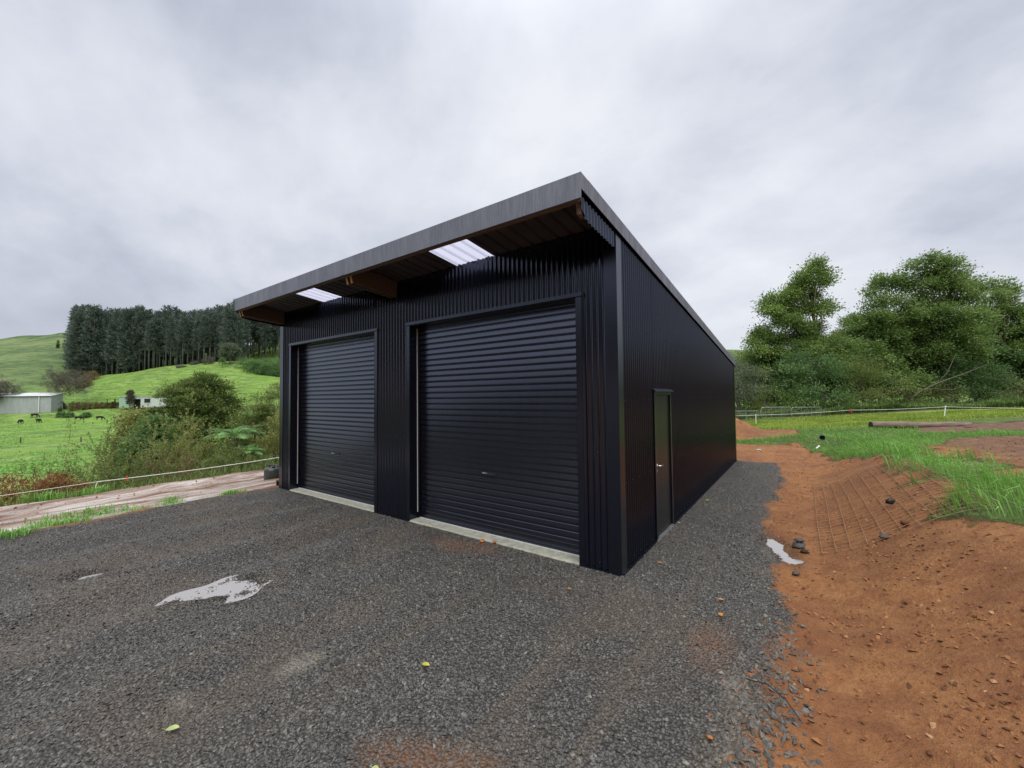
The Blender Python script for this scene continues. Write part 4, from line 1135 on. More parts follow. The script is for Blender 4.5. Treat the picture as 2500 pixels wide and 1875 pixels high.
for i,(px,d,row) in enumerate(spots):
    x,y=site(px,d); z=far_z(x,y)
    H=2+d*(hz(px)-yt(px)+rr.normal()*12-8)/F_PX-z+ (1.5 if row>2 else 0)
    H=float(np.clip(H,16,38))
    if px<232 or (px<330 and row<2 and rr.random()<.6): j=('e',int(rr.integers(0,2 if px<215 else 3)))
    else: j=('p',int(rr.integers(0,6)))
    src,h0=(EDGE if j[0]=='e' else PROTO)[j[1]]
    if px<232: lab='pine clothed to the ground at the left end of the plantation'; grp='pines at the left end of the plantation'
    elif px>575: lab='tall bare stemmed pine at the shed end of the plantation'; grp='pines at the shed end of the plantation'
    elif row==0: lab='bare stemmed pine in the front row of the hill plantation'; grp='pines in the front row of the plantation'
    else: lab='pine inside the dense dark plantation on the hill'; grp='pines inside the plantation'
    k=H/h0; sc=(k*(.95+.25*rr.random()),)*2+(k,)
    if j not in used:
        o=src; used.add(j); o.location=(float(x),float(y),z); o.scale=sc; o.rotation_euler=(0,0,rr.random()*6.28)
        tag(o,lab,'tree',grp)
    else:
        o=copy_thing(src,(float(x),float(y),z),rr.random()*6.28,sc,lab,grp)
        o['category']='tree'
for src,_ in PROTO+EDGE:
    if 'label' not in src:
        for c in list(src.children): bpy.data.objects.remove(c)
        bpy.data.objects.remove(src)
# bare deciduous tree by the white barn
def bare_tree(px,d,ytop,label,seed,w=1.0,dens=520):
    x,y=site(px,d); z=far_z(x,y); H=2+d*(hz(px)-ytop)/F_PX-z; rr=RNG(seed)
    root=empty('bare_tree',(float(x),float(y),z),0,label,'tree'); mb=MB(); tips=[]
    def br(s,dv,L_,r,lev):
        n=4; P=[s]; q=dv
        for k in range(n-1): q=unit(q+rr.normal(size=3)*.16); P.append(P[-1]+q*L_/(n-1))
        P=np.array(P); mb.tube(P,np.linspace(r,r*.55,n),4 if lev<3 else 3,cap=False)
        if lev>=5: return
        for _ in range(3 if lev<4 else 4):
            k=rr.integers(1,n); br(P[k],unit(q+rr.normal(size=3)*.62*np.array([w,w,.7])+np.array([0,0,.1])),L_*(.55+.2*rr.random()),r*.5,lev+1)
    br(np.array([0,0,-.5]),np.array([0,0,1.]),H*.36,H*.036,0)
    mb.build('branches',M['bark'],root,True)
    it=[(0,0,H*.62,H*.36*w,H*.36*w,H*.34),(-H*.2*w,0,H*.5,H*.26*w,H*.26*w,H*.24),(H*.2*w,0,H*.5,H*.26*w,H*.26*w,H*.24),(0,0,H*.34,H*.3*w,H*.3*w,H*.14)]
    V,Q,a,C=crown_lobes(rr,it,6.0,28,.85,.08,(0,0,.25),-.0)
    mobj('twigs',V,[Q],LM['bare'],root,{'v':a})
bare_tree(163,157,888,'bare grey winter tree beside the white barn',301,1.15)
bare_tree(-2,150,915,'bare brownish tree at the left edge above the barn',302,1.1)
# hill and field trees
def small(name,px,d,ybase,ytop,wpx,label,mt,seed,nc=120,per=40,dens=1,trunk=True,**kw):
    x,y=site(px,d); z=far_z(x,y); ztop=2+d*(hz(px)-ytop)/F_PX; h=max(ztop-z,1.0); w=wpx*d/F_PX/2*.8
    if kw.get('cat')=='shrub':
        it=[(0,0,h*.35,w*.8,w*.8,h*.5),(-w*.5,0,h*.3,w*.55,w*.5,h*.42),(w*.5,0,h*.28,w*.55,w*.5,h*.42),(0,-w*.3,h*.2,w*.9,w*.6,h*.3),(w*.1,0,h*.62,w*.45,w*.45,h*.3)]
        return tree(name,(float(x),float(y),z),label,kw.pop('group',None),lob(it),int(nc*1.4),per,w*.26,max(.28,h*.06),max(.13,h*.032),LM[mt],M['bark'],seed,h*.3,h*.02,nl=0,low=-.9,**kw)
    it=[(0,0,h*.58,w*.8,w*.8,h*.36),(-w*.4,0,h*.5,w*.55,w*.55,h*.3),(w*.4,0,h*.5,w*.55,w*.55,h*.3),(0,0,h*.78,w*.5,w*.5,h*.2)]
    return tree(name,(float(x),float(y),z),label,kw.pop('group',None),lob(it),nc,per,w*.22,max(.28,h*.05),max(.13,h*.026),LM[mt],M['bark'],seed,h*.6,h*.03,nl=6,**kw)
small('tree',560,205,880,838,60,'round pale green tree on top of the grassy knoll','grey',311,200,50)
small('tree',541,198,886,872,22,'small dark tree left of the round tree on the knoll','dark',312,60,36)
small('shrub',508,208,884,868,34,'bare brownish shrub on the crest before the pines','bare',313,70,30,cat='shrub')
small('shrub',474,210,889,880,24,'pale low shrub on the crest left of the brownish shrub','bare',314,60,30,cat='shrub')
small('tree',318,150,985,950,24,'small grey tree in front of the pale green hut','bare',315,80,36)
small('shrub',222,205,930,905,46,'russet scrub at the foot of the plantation','brown',316,120,36,cat='shrub')
small('shrub',205,190,935,915,40,'russet scrub left below the pines','brown',317,100,36,cat='shrub')
small('shrub',147,149,1000,991,9,'round dark bush against the corner of the white barn','dark',318,40,30,cat='shrub')
small('shrub',138,292,832,827,8,'lone dark bush on the far hill top','dark',319,40,30,cat='shrub')
DB=[(148,1003,1.0),(160,1004,1.2),(172,1005,1.0),(208,1007,1.0),(214,1006,1.1)]
for i,(px,yb,k) in enumerate(DB):
    small('shrub',px,142,yb+8,yb,20,['dark bramble nearest the white barn','second dark bramble right of the white barn','third dark bramble right of the white barn','dark bramble left of the grazing cow by the fence','dark bramble touching the grazing cow by the fence'][i],'dark',330+i,50,34,cat='shrub',group='brambles along the paddock fence')
for i,(px,d) in enumerate([(598,196),(612,200),(628,204),(645,206),(662,208),(678,210),(620,192),(640,195),(660,196),(680,198),(694,202),(604,206),(655,214),(676,216)]):
    small('shrub',px,d,900,870+i%3*7,58,'dark green scrub bush on the slope right of the knoll','dark',340+i,60,36,cat='shrub',group='scrub bushes right of the knoll')
for i,px in enumerate([178,192,206,220,234,248,262,276]):
    small('shrub',px,153,988,979,18,'dull brown hedge bush between the barn and the hut','brown' if i%2 else 'olive',360+i,46,34,cat='shrub',group='hedge bushes between the barn and the hut')
# ------------------------------------------------------------------ farm buildings far left
def oriented(px,d,rz_off=0.0):
    x,y=site(px,d); return (float(x),float(y),far_z(x,y))
M['barn_wall']=simple('barn_grey_white_wall',(.36,.38,.39),.7,noise=.12,nscale=.6,stretch=(2,2,.5))
M['barn_roof']=simple('barn_pale_roof',(.62,.64,.66),.5,noise=.08,nscale=.4)
M['hut_green']=simple('hut_pale_green',(.33,.47,.39),.7,noise=.1,nscale=.8)
M['hut_white']=simple('hut_white',(.52,.55,.54),.7,noise=.1,nscale=.8)
M['dark_in']=simple('painted_dark_interior',(.012,.012,.013),.8)  # near-black paint stands in for shade inside openings
M['dark_iron']=simple('dark_rusty_iron',(.045,.035,.03),.7,noise=.3)
M['stack']=simple('dark_brown_stack',(.07,.055,.045),.9,noise=.5,nscale=1.2)
# white barn: long wall facing the camera
def P3(px,d,y): # world point at direction (px,y) and forward distance d
    p=site(px,d); return np.array([p[0],p[1],2+d*(hz(px)-y)/F_PX])
A=P3(125,150,1003); Bp=P3(-330,146,1003); Cc=P3(150,163,1000)
eave=P3(125,150,967)[2]; ridge=eave+1.2; zb=min(A[2],Bp[2])-1.2
br=empty('barn',(float(A[0]),float(A[1]),float(zb)),0,'long pale grey barn with a white roof at the left edge of the paddock','barn')
u=unit((Bp-A)*[1,1,0]); v=unit((Cc-A)*[1,1,0]); v=unit(v-u*np.dot(u,v)); Lb=float(np.linalg.norm((Bp-A)[:2])); Wb=4.2
hb=eave-zb; hr=ridge-zb
def bp(a,b,z): q=u*a+v*b; return (q[0],q[1],z)
mb=MB(); mb.add([bp(0,0,0),bp(Lb,0,0),bp(Lb,Wb,0),bp(0,Wb,0),bp(0,0,hb),bp(Lb,0,hb),bp(Lb,Wb,hr),bp(0,Wb,hr)],[(0,1,5,4),(1,2,6,5),(2,3,7,6),(3,0,4,7)])
mb.build('wall',M['barn_wall'],br)
mb=MB(); mb.hexa([bp(-.3,-.35,hb+.0),bp(Lb+.3,-.35,hb),bp(Lb+.3,Wb+.3,hr+.03),bp(-.3,Wb+.3,hr+.03),bp(-.3,-.35,hb+.14),bp(Lb+.3,-.35,hb+.14),bp(Lb+.3,Wb+.3,hr+.2),bp(-.3,Wb+.3,hr+.2)]); mb.build('roof',M['barn_roof'],br)
mb=MB(); mb.hexa([bp(-.1,-.45,hb-.12),bp(Lb,-.45,hb-.12),bp(Lb,-.36,hb-.12),bp(-.1,-.36,hb-.12),bp(-.1,-.45,hb+.05),bp(Lb,-.45,hb+.05),bp(Lb,-.36,hb+.05),bp(-.1,-.36,hb+.05)]); mb.build('gutter',M['dark_iron'],br)
mb=MB(); mb.tube([bp(4.0,-.2,hb),bp(4.0,-.2,.9)],[.14,.14],6); mb.build('downpipe',M['white_paint'],br)
# pale hut with dark openings
h0=P3(291,150,991); zb=float(h0[2]-.7); hut=empty('hut',(float(h0[0]),float(h0[1]),zb),0,'small pale green and white hut with a dark doorway beyond the paddock','hut')
u=unit((P3(420,152,991)-h0)*[1,1,0]); v=np.array([-u[1],u[0],0]); v=v if np.dot(v[:2],FH)>0 else -v
ht=float(P3(291,150,968.5)[2]-zb); Lh=17.5
def bp(a,b,z): q=u*a+v*b; return (q[0],q[1],z)
def hbox(mb,a0,a1,b0,b1,z0,z1): mb.hexa([bp(a0,b0,z0),bp(a1,b0,z0),bp(a1,b1,z0),bp(a0,b1,z0),bp(a0,b0,z1),bp(a1,b0,z1),bp(a1,b1,z1),bp(a0,b1,z1)])
mb=MB(); hbox(mb,0,3.6,0,6,0,ht); mb.build('green_wall',M['hut_green'],hut)
mb=MB(); hbox(mb,3.6,4.4,0,6,0,ht-.02); hbox(mb,4.4,7.3,0,6,ht*.78,ht-.02); hbox(mb,7.3,Lh,0,6,0,ht-.02); mb.build('white_wall',M['hut_white'],hut)
mb=MB(); hbox(mb,4.4,7.3,1.0,1.2,0,ht*.8); mb.build('doorway',M['dark_in'],hut)  # dark sheet painted as the shade inside the doorway
mb=MB(); hbox(mb,8.6,10.6,-.05,-.003,ht*.42,ht*.8); w=mb.build('window',M['dark_in'],hut)
mb=MB(); hbox(mb,8.45,10.75,-.09,-.052,ht*.36,ht*.42); hbox(mb,8.45,10.75,-.09,-.052,ht*.8,ht*.86); mb.build('window_frame',M['hut_white'],w)
mb=MB(); hbox(mb,-.2,Lh+.2,-.3,6.3,ht,ht+.12); mb.build('roof',M['barn_roof'],hut)
# lean-to roof and stacked dark material left of the hut
h1=P3(259,151,990); le=empty('lean_to',(float(h1[0]),float(h1[1]),float(h1[2]-.6)),0,'low dark lean to roof on posts joined to the pale hut','lean-to')
mb=MB(); hbox(mb,0,5.2,0,4,2.9,3.05); mb.build('roof',M['dark_iron'],le)
for a,b in ((.1,.2),(2.6,.2),(.1,3.7)):
    mb=MB(); hbox(mb,a,a+.15,b,b+.15,0,2.9); mb.build('post',M['dark_iron'],le)
h2=P3(168,154,990); wl=empty('stone_wall',(float(h2[0]),float(h2[1]),float(h2[2]-1.0)),0,'low dark brown wall running from the bare tree to the lean to','wall')
rr=RNG(4); mb=MB()
for k in range(40):
    a=k*.48; hbox(mb,a,a+.5,0,.6+.2*rr.random(),0,1.0+1.0*.8+.25*rr.random())
mb.build('stonework',M['stack'],wl)
tr=P3(442,206,893); tz=far_z(tr[0],tr[1]); t=empty('water_trough',(float(tr[0]),float(tr[1]),tz),0,'small grey water trough on the hill crest under the pines','trough')
mb=MB(); mb.lathe([(2.2,-.4),(2.3,.75),(2.1,.8),(2.0,.3)],16,capt=True); mb.build('tank',M['rock'],t)

# ------------------------------------------------------------------ paddock fence posts, gate, cows
PO=[(53,84,1084,1070),(200,84,1072,1058),(184,128,1003,997),(206,130,1001,995.5),(228,126,1009,1004),(262.5,126,1008,998),(280,126,1008,997)]
PL=['nearest fence post, alone in the left of the paddock','second lone fence post, by the twiggy bushes in the paddock','left of the two thin far posts behind the cows','right of the two thin far posts behind the cows','short post left of the cow grazing by the brambles','tall post right of the cow grazing by the brambles','gate post left of the rail gate in the paddock']
for (px,d,yb,yt_),lab in zip(PO,PL):
    x,y=site(px,d); z=far_z(x,y); hh=d*(yb-yt_)/F_PX+.2
    p=empty('fence_post',(float(x),float(y),z-.2),0,lab,'post',group='paddock fence posts'); mb=MB(); mb.tube([(0,0,0),(.02,0,hh*.6),(.0,.01,hh)],[.13,.12,.11],7); mb.build('post_shaft',M['post'],p)
x,y=site(281,126); z=far_z(x,y); g_=empty('rail_gate',(float(x),float(y),z),0,'low timber rail gate beside the right hand paddock post','gate')
mb=MB()
for zz in (.5,.95,1.3): 
    e=RH*4.4; mb.tube([(0,0,zz),(e[0],e[1],zz)],[.05,.05],5)
mb.build('rail',M['post'],g_)
mb=MB(); e=RH*4.4; mb.tube([(e[0],e[1],-.3),(e[0],e[1],1.4)],[.09,.09],6); mb.build('end_post',M['post'],g_)

def cow_mesh(name,graze):
    """one continuous skin: trunk, neck, head, four jointed legs, tail (x forward, 2.2 m long)"""
    vs=[];es=[];rs=[]
    def add(p,r,par=None):
        vs.append(p); rs.append(r if isinstance(r,tuple) else (r,r)); i=len(vs)-1
        if par is not None: es.append((par,i))
        return i
    pel=add((-.72,0,1.12),(.25,.27)); be=add((-.25,0,1.06),(.33,.34),pel); ch=add((.25,0,1.05),(.31,.34),be); sh=add((.58,0,1.10),(.24,.30),ch)
    if graze:
        n1=add((.86,0,.98),(.15,.2),sh); n2=add((1.10,0,.66),(.11,.15),n1); hd=add((1.22,0,.40),(.11,.13),n2); mz=add((1.34,0,.14),(.075,.08),hd)
        e0,ed=n2,(0,0,0)
        ear=[(1.16,s*.2,.56) for s in (-1,1)]
    else:
        n1=add((.86,0,1.16),(.15,.21),sh); n2=add((1.12,0,1.24),(.12,.15),n1); hd=add((1.32,0,1.22),(.115,.13),n2); mz=add((1.58,0,1.08),(.075,.08),hd)
        ear=[(1.28,s*.22,1.3) for s in (-1,1)]
    for e in ear: add(e,(.03,.05),hd)
    for s in (-1,1):
        a=add((.52,s*.17,.78),(.11,.15),sh); b=add((.54,s*.18,.45),(.06,.065),a); c=add((.52,s*.18,.12),(.045,.045),b); add((.55,s*.18,.02),(.06,.055),c)
        a=add((-.70,s*.18,.82),(.13,.19),pel); b=add((-.62,s*.19,.60),(.085,.10),a); c=add((-.84,s*.19,.42),(.05,.06),b); d_=add((-.80,s*.19,.12),(.045,.045),c); add((-.77,s*.19,.02),(.06,.055),d_)
    t=add((-.98,0,1.18),(.05,.05),pel); t=add((-1.06,0,.9),(.03,.03),t); add((-1.05,0,.5),(.04,.04),t)
    me=bpy.data.meshes.new(name); me.from_pydata(vs,es,[]); o=bpy.data.objects.new('tmp',me); COL.objects.link(o)
    sk=o.modifiers.new('s','SKIN'); sk.use_smooth_shade=True
    for i,r in enumerate(rs): me.skin_vertices[0].data[i].radius=r
    me.skin_vertices[0].data[0].use_root=True
    ss=o.modifiers.new('d','SUBSURF'); ss.levels=1; ss.render_levels=1
    dg=bpy.context.evaluated_depsgraph_get(); m2=bpy.data.meshes.new_from_object(o.evaluated_get(dg)); m2.name=name
    bpy.data.objects.remove(o); m2.materials.clear(); m2.materials.append(M['cow']); return m2
CM={True:cow_mesh('grazing_cow_body',True),False:cow_mesh('standing_cow_body',False)}
CW=[(52,130,True,-1,'black cow grazing furthest left in the paddock'),(96,132,False,-1,'black cow standing with its head level, right of the leftmost one'),(86,140,True,1,'black cow grazing close to the barn wall'),(193,138,True,1,'black cow half hidden among the dark brambles'),(245,134,True,1,'black cow grazing between the two fence posts'),(293,134,True,-1,'black cow below the rail gate'),(295,122,False,-1,'black cow partly hidden by the gully bushes, lowest on the right')]
for px,d,gz_,s,lab in CW:
    x,y=site(px,d); z=far_z(x,y)
    ang=math.atan2(RH[1]*s,RH[0]*s)+.25*s
    o=bpy.data.objects.new('cow',CM[gz_]); COL.objects.link(o); o.location=(float(x),float(y),z); o.rotation_euler=(0,0,ang); o.scale=(1.08,)*3
    tag(o,lab,'cow','black cows in the paddock')

# ------------------------------------------------------------------ electric fence tape, left and right
def catenary(pts,sag=.04,n=10):
    out=[]
    for a,b in zip(pts[:-1],pts[1:]):
        a=np.array(a);b=np.array(b)
        for t in np.linspace(0,1,n,endpoint=False): out.append(a*(1-t)+b*t-np.array([0,0,sag*4*t*(1-t)]))
    out.append(np.array(pts[-1])); return np.array(out)
LP_=[(-11.4,-9.5,.16),(-11.4,-2.42,.18)]; LP2=[(-11.4,-2.42,.18),(-11.4,1.53,.235),(-11.35,9,.30)]
mb=MB(); mb.tube(catenary(LP_,.06,24),.007,5); mb.build('strand',M['rope'],tag(empty('fence_rope',(0,0,0)),'thin cream rope left of the knot along the track','rope'))
mb=MB(); mb.tube(catenary(LP2,.03,16),.011,5); mb.tube([(-11.4,-2.42,.18),(-11.41,-2.44,.11),(-11.37,-2.46,.055),(-11.40,-2.33,.02)],[.011,.012,.014,.008],6); mb.build('strand',M['rope'],tag(empty('fence_rope',(0,0,0)),'white rope with a hanging knotted tail along the track','rope'))
def ribbon(loc,label,s=1.0):
    o=empty('ribbon',loc,0,label,'ribbon'); mb=MB()
    mb.tube([(0,0,.02*s),(0,0,-.02*s)],[.016*s,.016*s],6)
    for k,(dx,dz) in enumerate(((.03,-.11),(-.035,-.09),(.015,.05))):
        V=[(0,0,0),(.012*s,.01*s,0),(dx*s+.012*s,.015*s,dz*s),(dx*s,.004*s,dz*s)]; mb.add(V,[(0,1,2,3)])
    mb.build('tape',M['ribbon'],o)
ribbon((-11.4,-1.93,.205),'red ribbon tied on the white rope by the track',.9)
def wpt(px,d,dz): x,y=site(px,d); return (float(x),float(y),gz(x,y)+dz)
F1=wpt(1843,29.5,0); F2=wpt(2306,25,0); ft=.62
mid=wpt(2074,27.5,0); mz=2+27.5*(hz(2074)-1001)/F_PX
e0=wpt(1700,31,.45); e1=wpt(2800,23,0)
z2=2+25*(hz(2306)-993)/F_PX; z1=2+29.5*(hz(1843)-1013.5)/F_PX; z3=2+23.5*(hz(2700)-998)/F_PX
mb=MB(); mb.tube(catenary([(e0[0],e0[1],z1-.02),(F1[0],F1[1],z1),(mid[0],mid[1],mz),(F2[0],F2[1],z2),(e1[0],e1[1],z3)],.05,10),.011,5)
mb.build('strand',M['white_paint'],tag(empty('fence_rope',(0,0,0)),'white fence tape strung across the far side of the lawn','rope'))
ribbon((mid[0],mid[1],mz),'orange ribbon tied on the white tape across the lawn',2.0)
for (p,zt,lab,tilt) in ((F1,z1,'short white tread in post near the gates',(.0,0)),(F2,z2,'white tread in post leaning on the right of the lawn',(-.10,-.07))):
    o=empty('tread_in_post',(p[0]+tilt[0],p[1]+tilt[1],p[2]),0,lab,'post'); h=zt-p[2]
    mb=MB(); mb.tube([(0,0,-.1),(-tilt[0],-tilt[1],h)],[.028,.024],6); mb.build('stake',M['white_paint'],o)
    mb=MB(); mb.lathe([(.02,-.03),(.045,0),(.045,.03),(.02,.055)],8,(-tilt[0],-tilt[1],h)); mb.build('insulator',M['white_paint'],o)
# overhead wire on the left
a=P3(392,100,992); b=P3(760,34,962)
t=np.linspace(0,1,24)[:,None]; P=a*(1-t)+b*t; P[:,2]-=(.9*4*t*(1-t))[:,0]*.4
mb=MB(); mb.tube(P,np.linspace(.055,.022,24),5); mb.build('cable',M['post'],tag(empty('overhead_wire',(0,0,0)),'grey overhead wire crossing in front of the rounded trees','wire'))
# galvanised gates beyond the lawn
def farm_gate(px0,px1,d,yt_,label,h=1.12):
    a=site(px0,d); b=site(px1,d); w=float(np.linalg.norm(b-a)); z=2+d*(hz(px0)-yt_)/F_PX-h
    o=empty('farm_gate',(float(a[0]),float(a[1]),float(z)),float(math.atan2(*(b-a)[::-1])),label,'gate','galvanised gates behind the lawn')
    r=.16; mb=MB(); P=[(0,0,.05),(0,0,h-r)]+[(r-r*cos(q),0,h-r+r*sin(q)) for q in (pi/8,pi/4,3*pi/8,pi/2)]+[(w-r+r*sin(q),0,h-r+r*cos(q)) for q in (0,pi/8,pi/4,3*pi/8,pi/2)]+[(w,0,.05),(0,0,.05)]
    mb.tube(P,.026,6); mb.build('frame',M['galv_pipe'],o)
    mb=MB()
    for k in (.33,.66): mb.tube([(w*k,0,.05),(w*k,0,h)],[.02,.02],5)
    mb.build('upright',M['galv_pipe'],o)
    mb=MB()
    for zz in np.arange(.15,h-.05,.13): mb.tube([(0,0,zz),(w,0,zz)],[.0045,.0045],3,False)
    for xx in np.arange(.15,w,.2): mb.tube([(xx,0,.05),(xx,0,h)],[.0045,.0045],3,False)
    mb.build('wire_infill',M['galv_pipe'],o)
farm_gate(1857,1930,33,994.5,'left of the two round cornered galvanised gates')
farm_gate(1931,2003,33,994.5,'right of the two round cornered galvanised gates')
farm_gate(1760,1850,34,1004,'plain galvanised rail gate next to the shed corner')
# ------------------------------------------------------------------ log, plank, drain pipe, mesh, rocks
a=np.array(wpt(2122,19.0,.16)); b=np.array(wpt(2362,18.3,.16)); a[2]=2+19.0*(hz(2122)-1037)/F_PX; b[2]=2+18.3*(hz(2362)-1037.5)/F_PX
lg=empty('log',tuple(a),float(math.atan2(b[1]-a[1],b[0]-a[0])),'long weathered log lying on the grass verge','log')
Lg=float(np.linalg.norm((b-a)[:2])); dz=b[2]-a[2]; rr=RNG(31)
mb=MB(); n=18; th=np.linspace(0,1,n); mb.tube(np.column_stack([th*Lg,.02*np.sin(th*5),th*dz+.008*np.sin(th*9)]),.165-.018*th+.004*rr.normal(size=n),14); mb.build('bole',M['log'],lg,True)
mb=MB(); mb.tube([(-.012,0,0),(.0,0,0)],[.15,.156],14); mb.build('sawn_end',M['log_end'],lg)
a=np.array(wpt(2352,17.6,.1)); b=np.array(wpt(2486,15.6,.1)); a[2]=2+17.6*(hz(2352)-1046)/F_PX; b[2]=2+15.6*(hz(2486)-1053)/F_PX
pk=empty('plank',tuple(a),float(math.atan2(b[1]-a[1],b[0]-a[0])),'dark wet plank lying at the right end of the log','plank'); Lp=float(np.linalg.norm((b-a)[:2])); dz=b[2]-a[2]
mb=MB(); mb.hexa([(0,-.05,-.12),(Lp,-.03,dz-.12),(Lp,.03,dz-.12),(0,.05,-.12),(0,-.05,.08),(Lp,-.03,dz+.03),(Lp,.03,dz+.03),(0,.05,.08)]); mb.build('board',M['plank'],pk)
# drain pipe poking from the grassy bank behind the shed
dp=np.array(wpt(2003,15.2,0)); dp[2]=2+15.2*(hz(2003)-1066)/F_PX
o=empty('drain_pipe',tuple(dp),0,'black drain pipe end poking out of the grass behind the shed','pipe')
q=(CAM[:2]-dp[:2]); q=q/np.linalg.norm(q); mb=MB(); mb.tube([(q[0]*.18,q[1]*.18,-.02),(0,0,0),(-q[0]*.3,-q[1]*.3,-.03)],[.09,.09,.09],14,cap=False); k=mb.build('pipe_wall',M['black_plastic'],o,True); md=k.modifiers.new('t','SOLIDIFY'); md.thickness=.012
mb=MB(); mb.tube([(q[0]*.10,q[1]*.10,-.012),(q[0]*.08,q[1]*.08,-.01)],[.08,.08],14); mb.build('pipe_mouth',M['dark_in'],o)  # dark disc painted as the shade inside the pipe
o=empty('white_offcut',(float(dp[0]-RH[0]*.25+q[0]*.5),float(dp[1]-RH[1]*.25+q[1]*.5),gz(dp[0]-RH[0]*.25+q[0]*.5,dp[1]-RH[1]*.25+q[1]*.5)+.03),.5,'short white pipe offcut left of the black drain pipe','pipe')
mb=MB(); mb.tube([(0,0,0),(.16,.06,.10)],[.03,.03],8); mb.build('offcut_wall',M['white_paint'],o)
# reinforcing mesh lying on the cut bank
rr=RNG(8); mb=MB(); X0,X1,Y0,Y1=1.83,3.30,1.95,6.45
for k in range(11):
    x=X0+k*.147; ys_=np.linspace(Y0-.04,Y1+.04,60); xx=x+.008*np.sin(ys_*1.3+k)
    mb.tube(np.column_stack([xx,ys_,height(xx,ys_)+.028+.008*np.sin(ys_*3+k*2)]),.0046,4,False)
for k in range(31):
    y=Y0+k*.15; xs_2=np.linspace(X0-.04,X1+.04,24); yy=np.full(24,y)+.006*np.sin(xs_2*4+k)
    mb.tube(np.column_stack([xs_2,yy,height(xs_2,yy)+.021+.008*np.sin(xs_2*5+k)]),.0033,4,False)
mb.build('wires',M['rust'],tag(empty('reinforcing_mesh',(0,0,0)),'rusty square steel reinforcing mesh laid on the cut clay bank','steel mesh'))
def rock(loc,s,label,seed,name='rock',cat='rock',mat=None,group=None):
    rr=RNG(seed); nu,nv=10,7
    V=[(0,0,-1)];
    for i in range(1,nv):
        for j in range(nu):
            p=pi*i/nv; a=2*pi*j/nu; V.append((sin(p)*cos(a),sin(p)*sin(a),-cos(p)))
    V.append((0,0,1)); V=np.array(V); V*= (1+.16*rr.normal(size=(len(V),1)))
    V=V*np.array(s); T=[];Q=[]
    for j in range(nu): T.append((0,1+(j+1)%nu,1+j)); T.append((len(V)-1,1+(nv-2)*nu+j,1+(nv-2)*nu+(j+1)%nu))
    for i in range(nv-2):
        for j in range(nu): a=1+i*nu+j;b=1+i*nu+(j+1)%nu; Q.append((a,b,b+nu,a+nu))
    o=mobj(name,V,[Q,T],mat or M['rock'],None,None,True); o.location=loc; o.rotation_euler=(0,0,rr.random()*6); tag(o,label,cat,group); return o
def on(x,y,dz): return (x,y,gz(x,y)+dz)
rock(on(1.60,2.1,.03),(.09,.065,.045),'dark stone at the toe of the bank, lower of a stacked pair',1)
rock(on(1.605,2.1,.095),(.055,.045,.022),'flat pale stone lying on top of the dark stone at the toe of the bank',2)
rock(on(1.66,1.92,.02),(.045,.04,.025),'small reddish stone just below the stacked stones',3,mat=M['log_end'])
rock(on(2.62,3.1,.10),(.055,.04,.04),'black rock lying on the steel mesh',4,mat=M['black_plastic'])
rock(on(2.42,2.0,.03),(.07,.05,.025),'grey rock at the near edge of the steel mesh',5)
rock(on(2.62,2.15,.05),(.05,.035,.03),'small tan rock under the near wires of the steel mesh',6,mat=M['clods'])
rock(on(1.58,1.1,.02),(.05,.03,.02),'grey green chip by the puddle at the soil edge',7)
rock(on(.35,12.6,.02),(.13,.09,.04),'pale clod lying on the soil behind the shed',8,mat=M['concrete'])
# drum by the shed corner
dr=empty('plastic_drum',(-9.30,.42,gz(-9.3,.42)+.03),radians(25),'dark grey round plastic drum with a top handle beside the shed','drum')
mb=MB(); mb.lathe([(.195,.045),(.205,.055),(.205,.27),(.195,.305),(.16,.335),(.10,.345)],28); mb.build('body',M['can'],dr,True)
mb=MB(); mb.lathe([(.19,-.03),(.2,-.02),(.2,.044)],28); mb.build('foot_ring',M['black_plastic'],dr,True)
mb=MB(); mb.tube([(-.13,0,.33),(-.12,0,.375),(-.05,0,.40),(.06,0,.395),(.13,0,.37),(.14,0,.33)],[.02,.022,.02,.02,.022,.02],8); mb.build('handle',M['can'],dr,True)
mb=MB(); mb.lathe([(.035,.34),(.035,.375),(.03,.38)],12,(.09,-.09,0)); mb.build('cap',M['black_plastic'],dr,True)
st=empty('pipe_stub',(-8.32,.12,gz(-8.32,.12)-.05),0,'short black pipe stub standing at the near left corner of the shed','pipe')
mb=MB(); mb.lathe([(.055,0),(.055,.14),(.062,.142),(.062,.17)],14); mb.build('pipe_wall',M['black_plastic'],st,True)
mb=MB(); mb.lathe([(.045,.1705),(.04,.172)],12); mb.build('pipe_mouth',M['dark_in'],st)  # dark cap painted as the shade in the stub's opening
# fallen leaves and twigs
def fallen(x,y,s,rz,col,label):
    o=empty('fallen_leaf',on(x,y,.028),rz,label,'leaf','fallen leaves on the gravel'); mb=MB()
    n=7; t=np.linspace(0,1,n); w=np.sin(t*pi)**.8*.28*s+.003
    V=np.concatenate([np.column_stack([t*s,w,.02*s+.25*w]),np.column_stack([t*s,np.zeros(n),.01*s*np.sin(t*6)]),np.column_stack([t*s,-w,.015*s+.3*w])])
    i=np.arange(n-1); mb.add(V,np.concatenate([np.stack([i,i+1,i+1+n,i+n],-1)+r*n for r in range(2)]))
    mb.build('blade',col,o); mb=MB(); mb.tube([(0,0,.005),(-.3*s,.04*s,.01)],[.0018,.001],4); mb.build('stalk',col,o)
yl=simple('yellow_leaf',(.42,.4,.05),.6,noise=.3,nscale=30); og=simple('orange_leaf',(.5,.2,.03),.6,noise=.3,nscale=30); gl=simple('pale_green_leaf',(.36,.42,.16),.6,noise=.3,nscale=30)
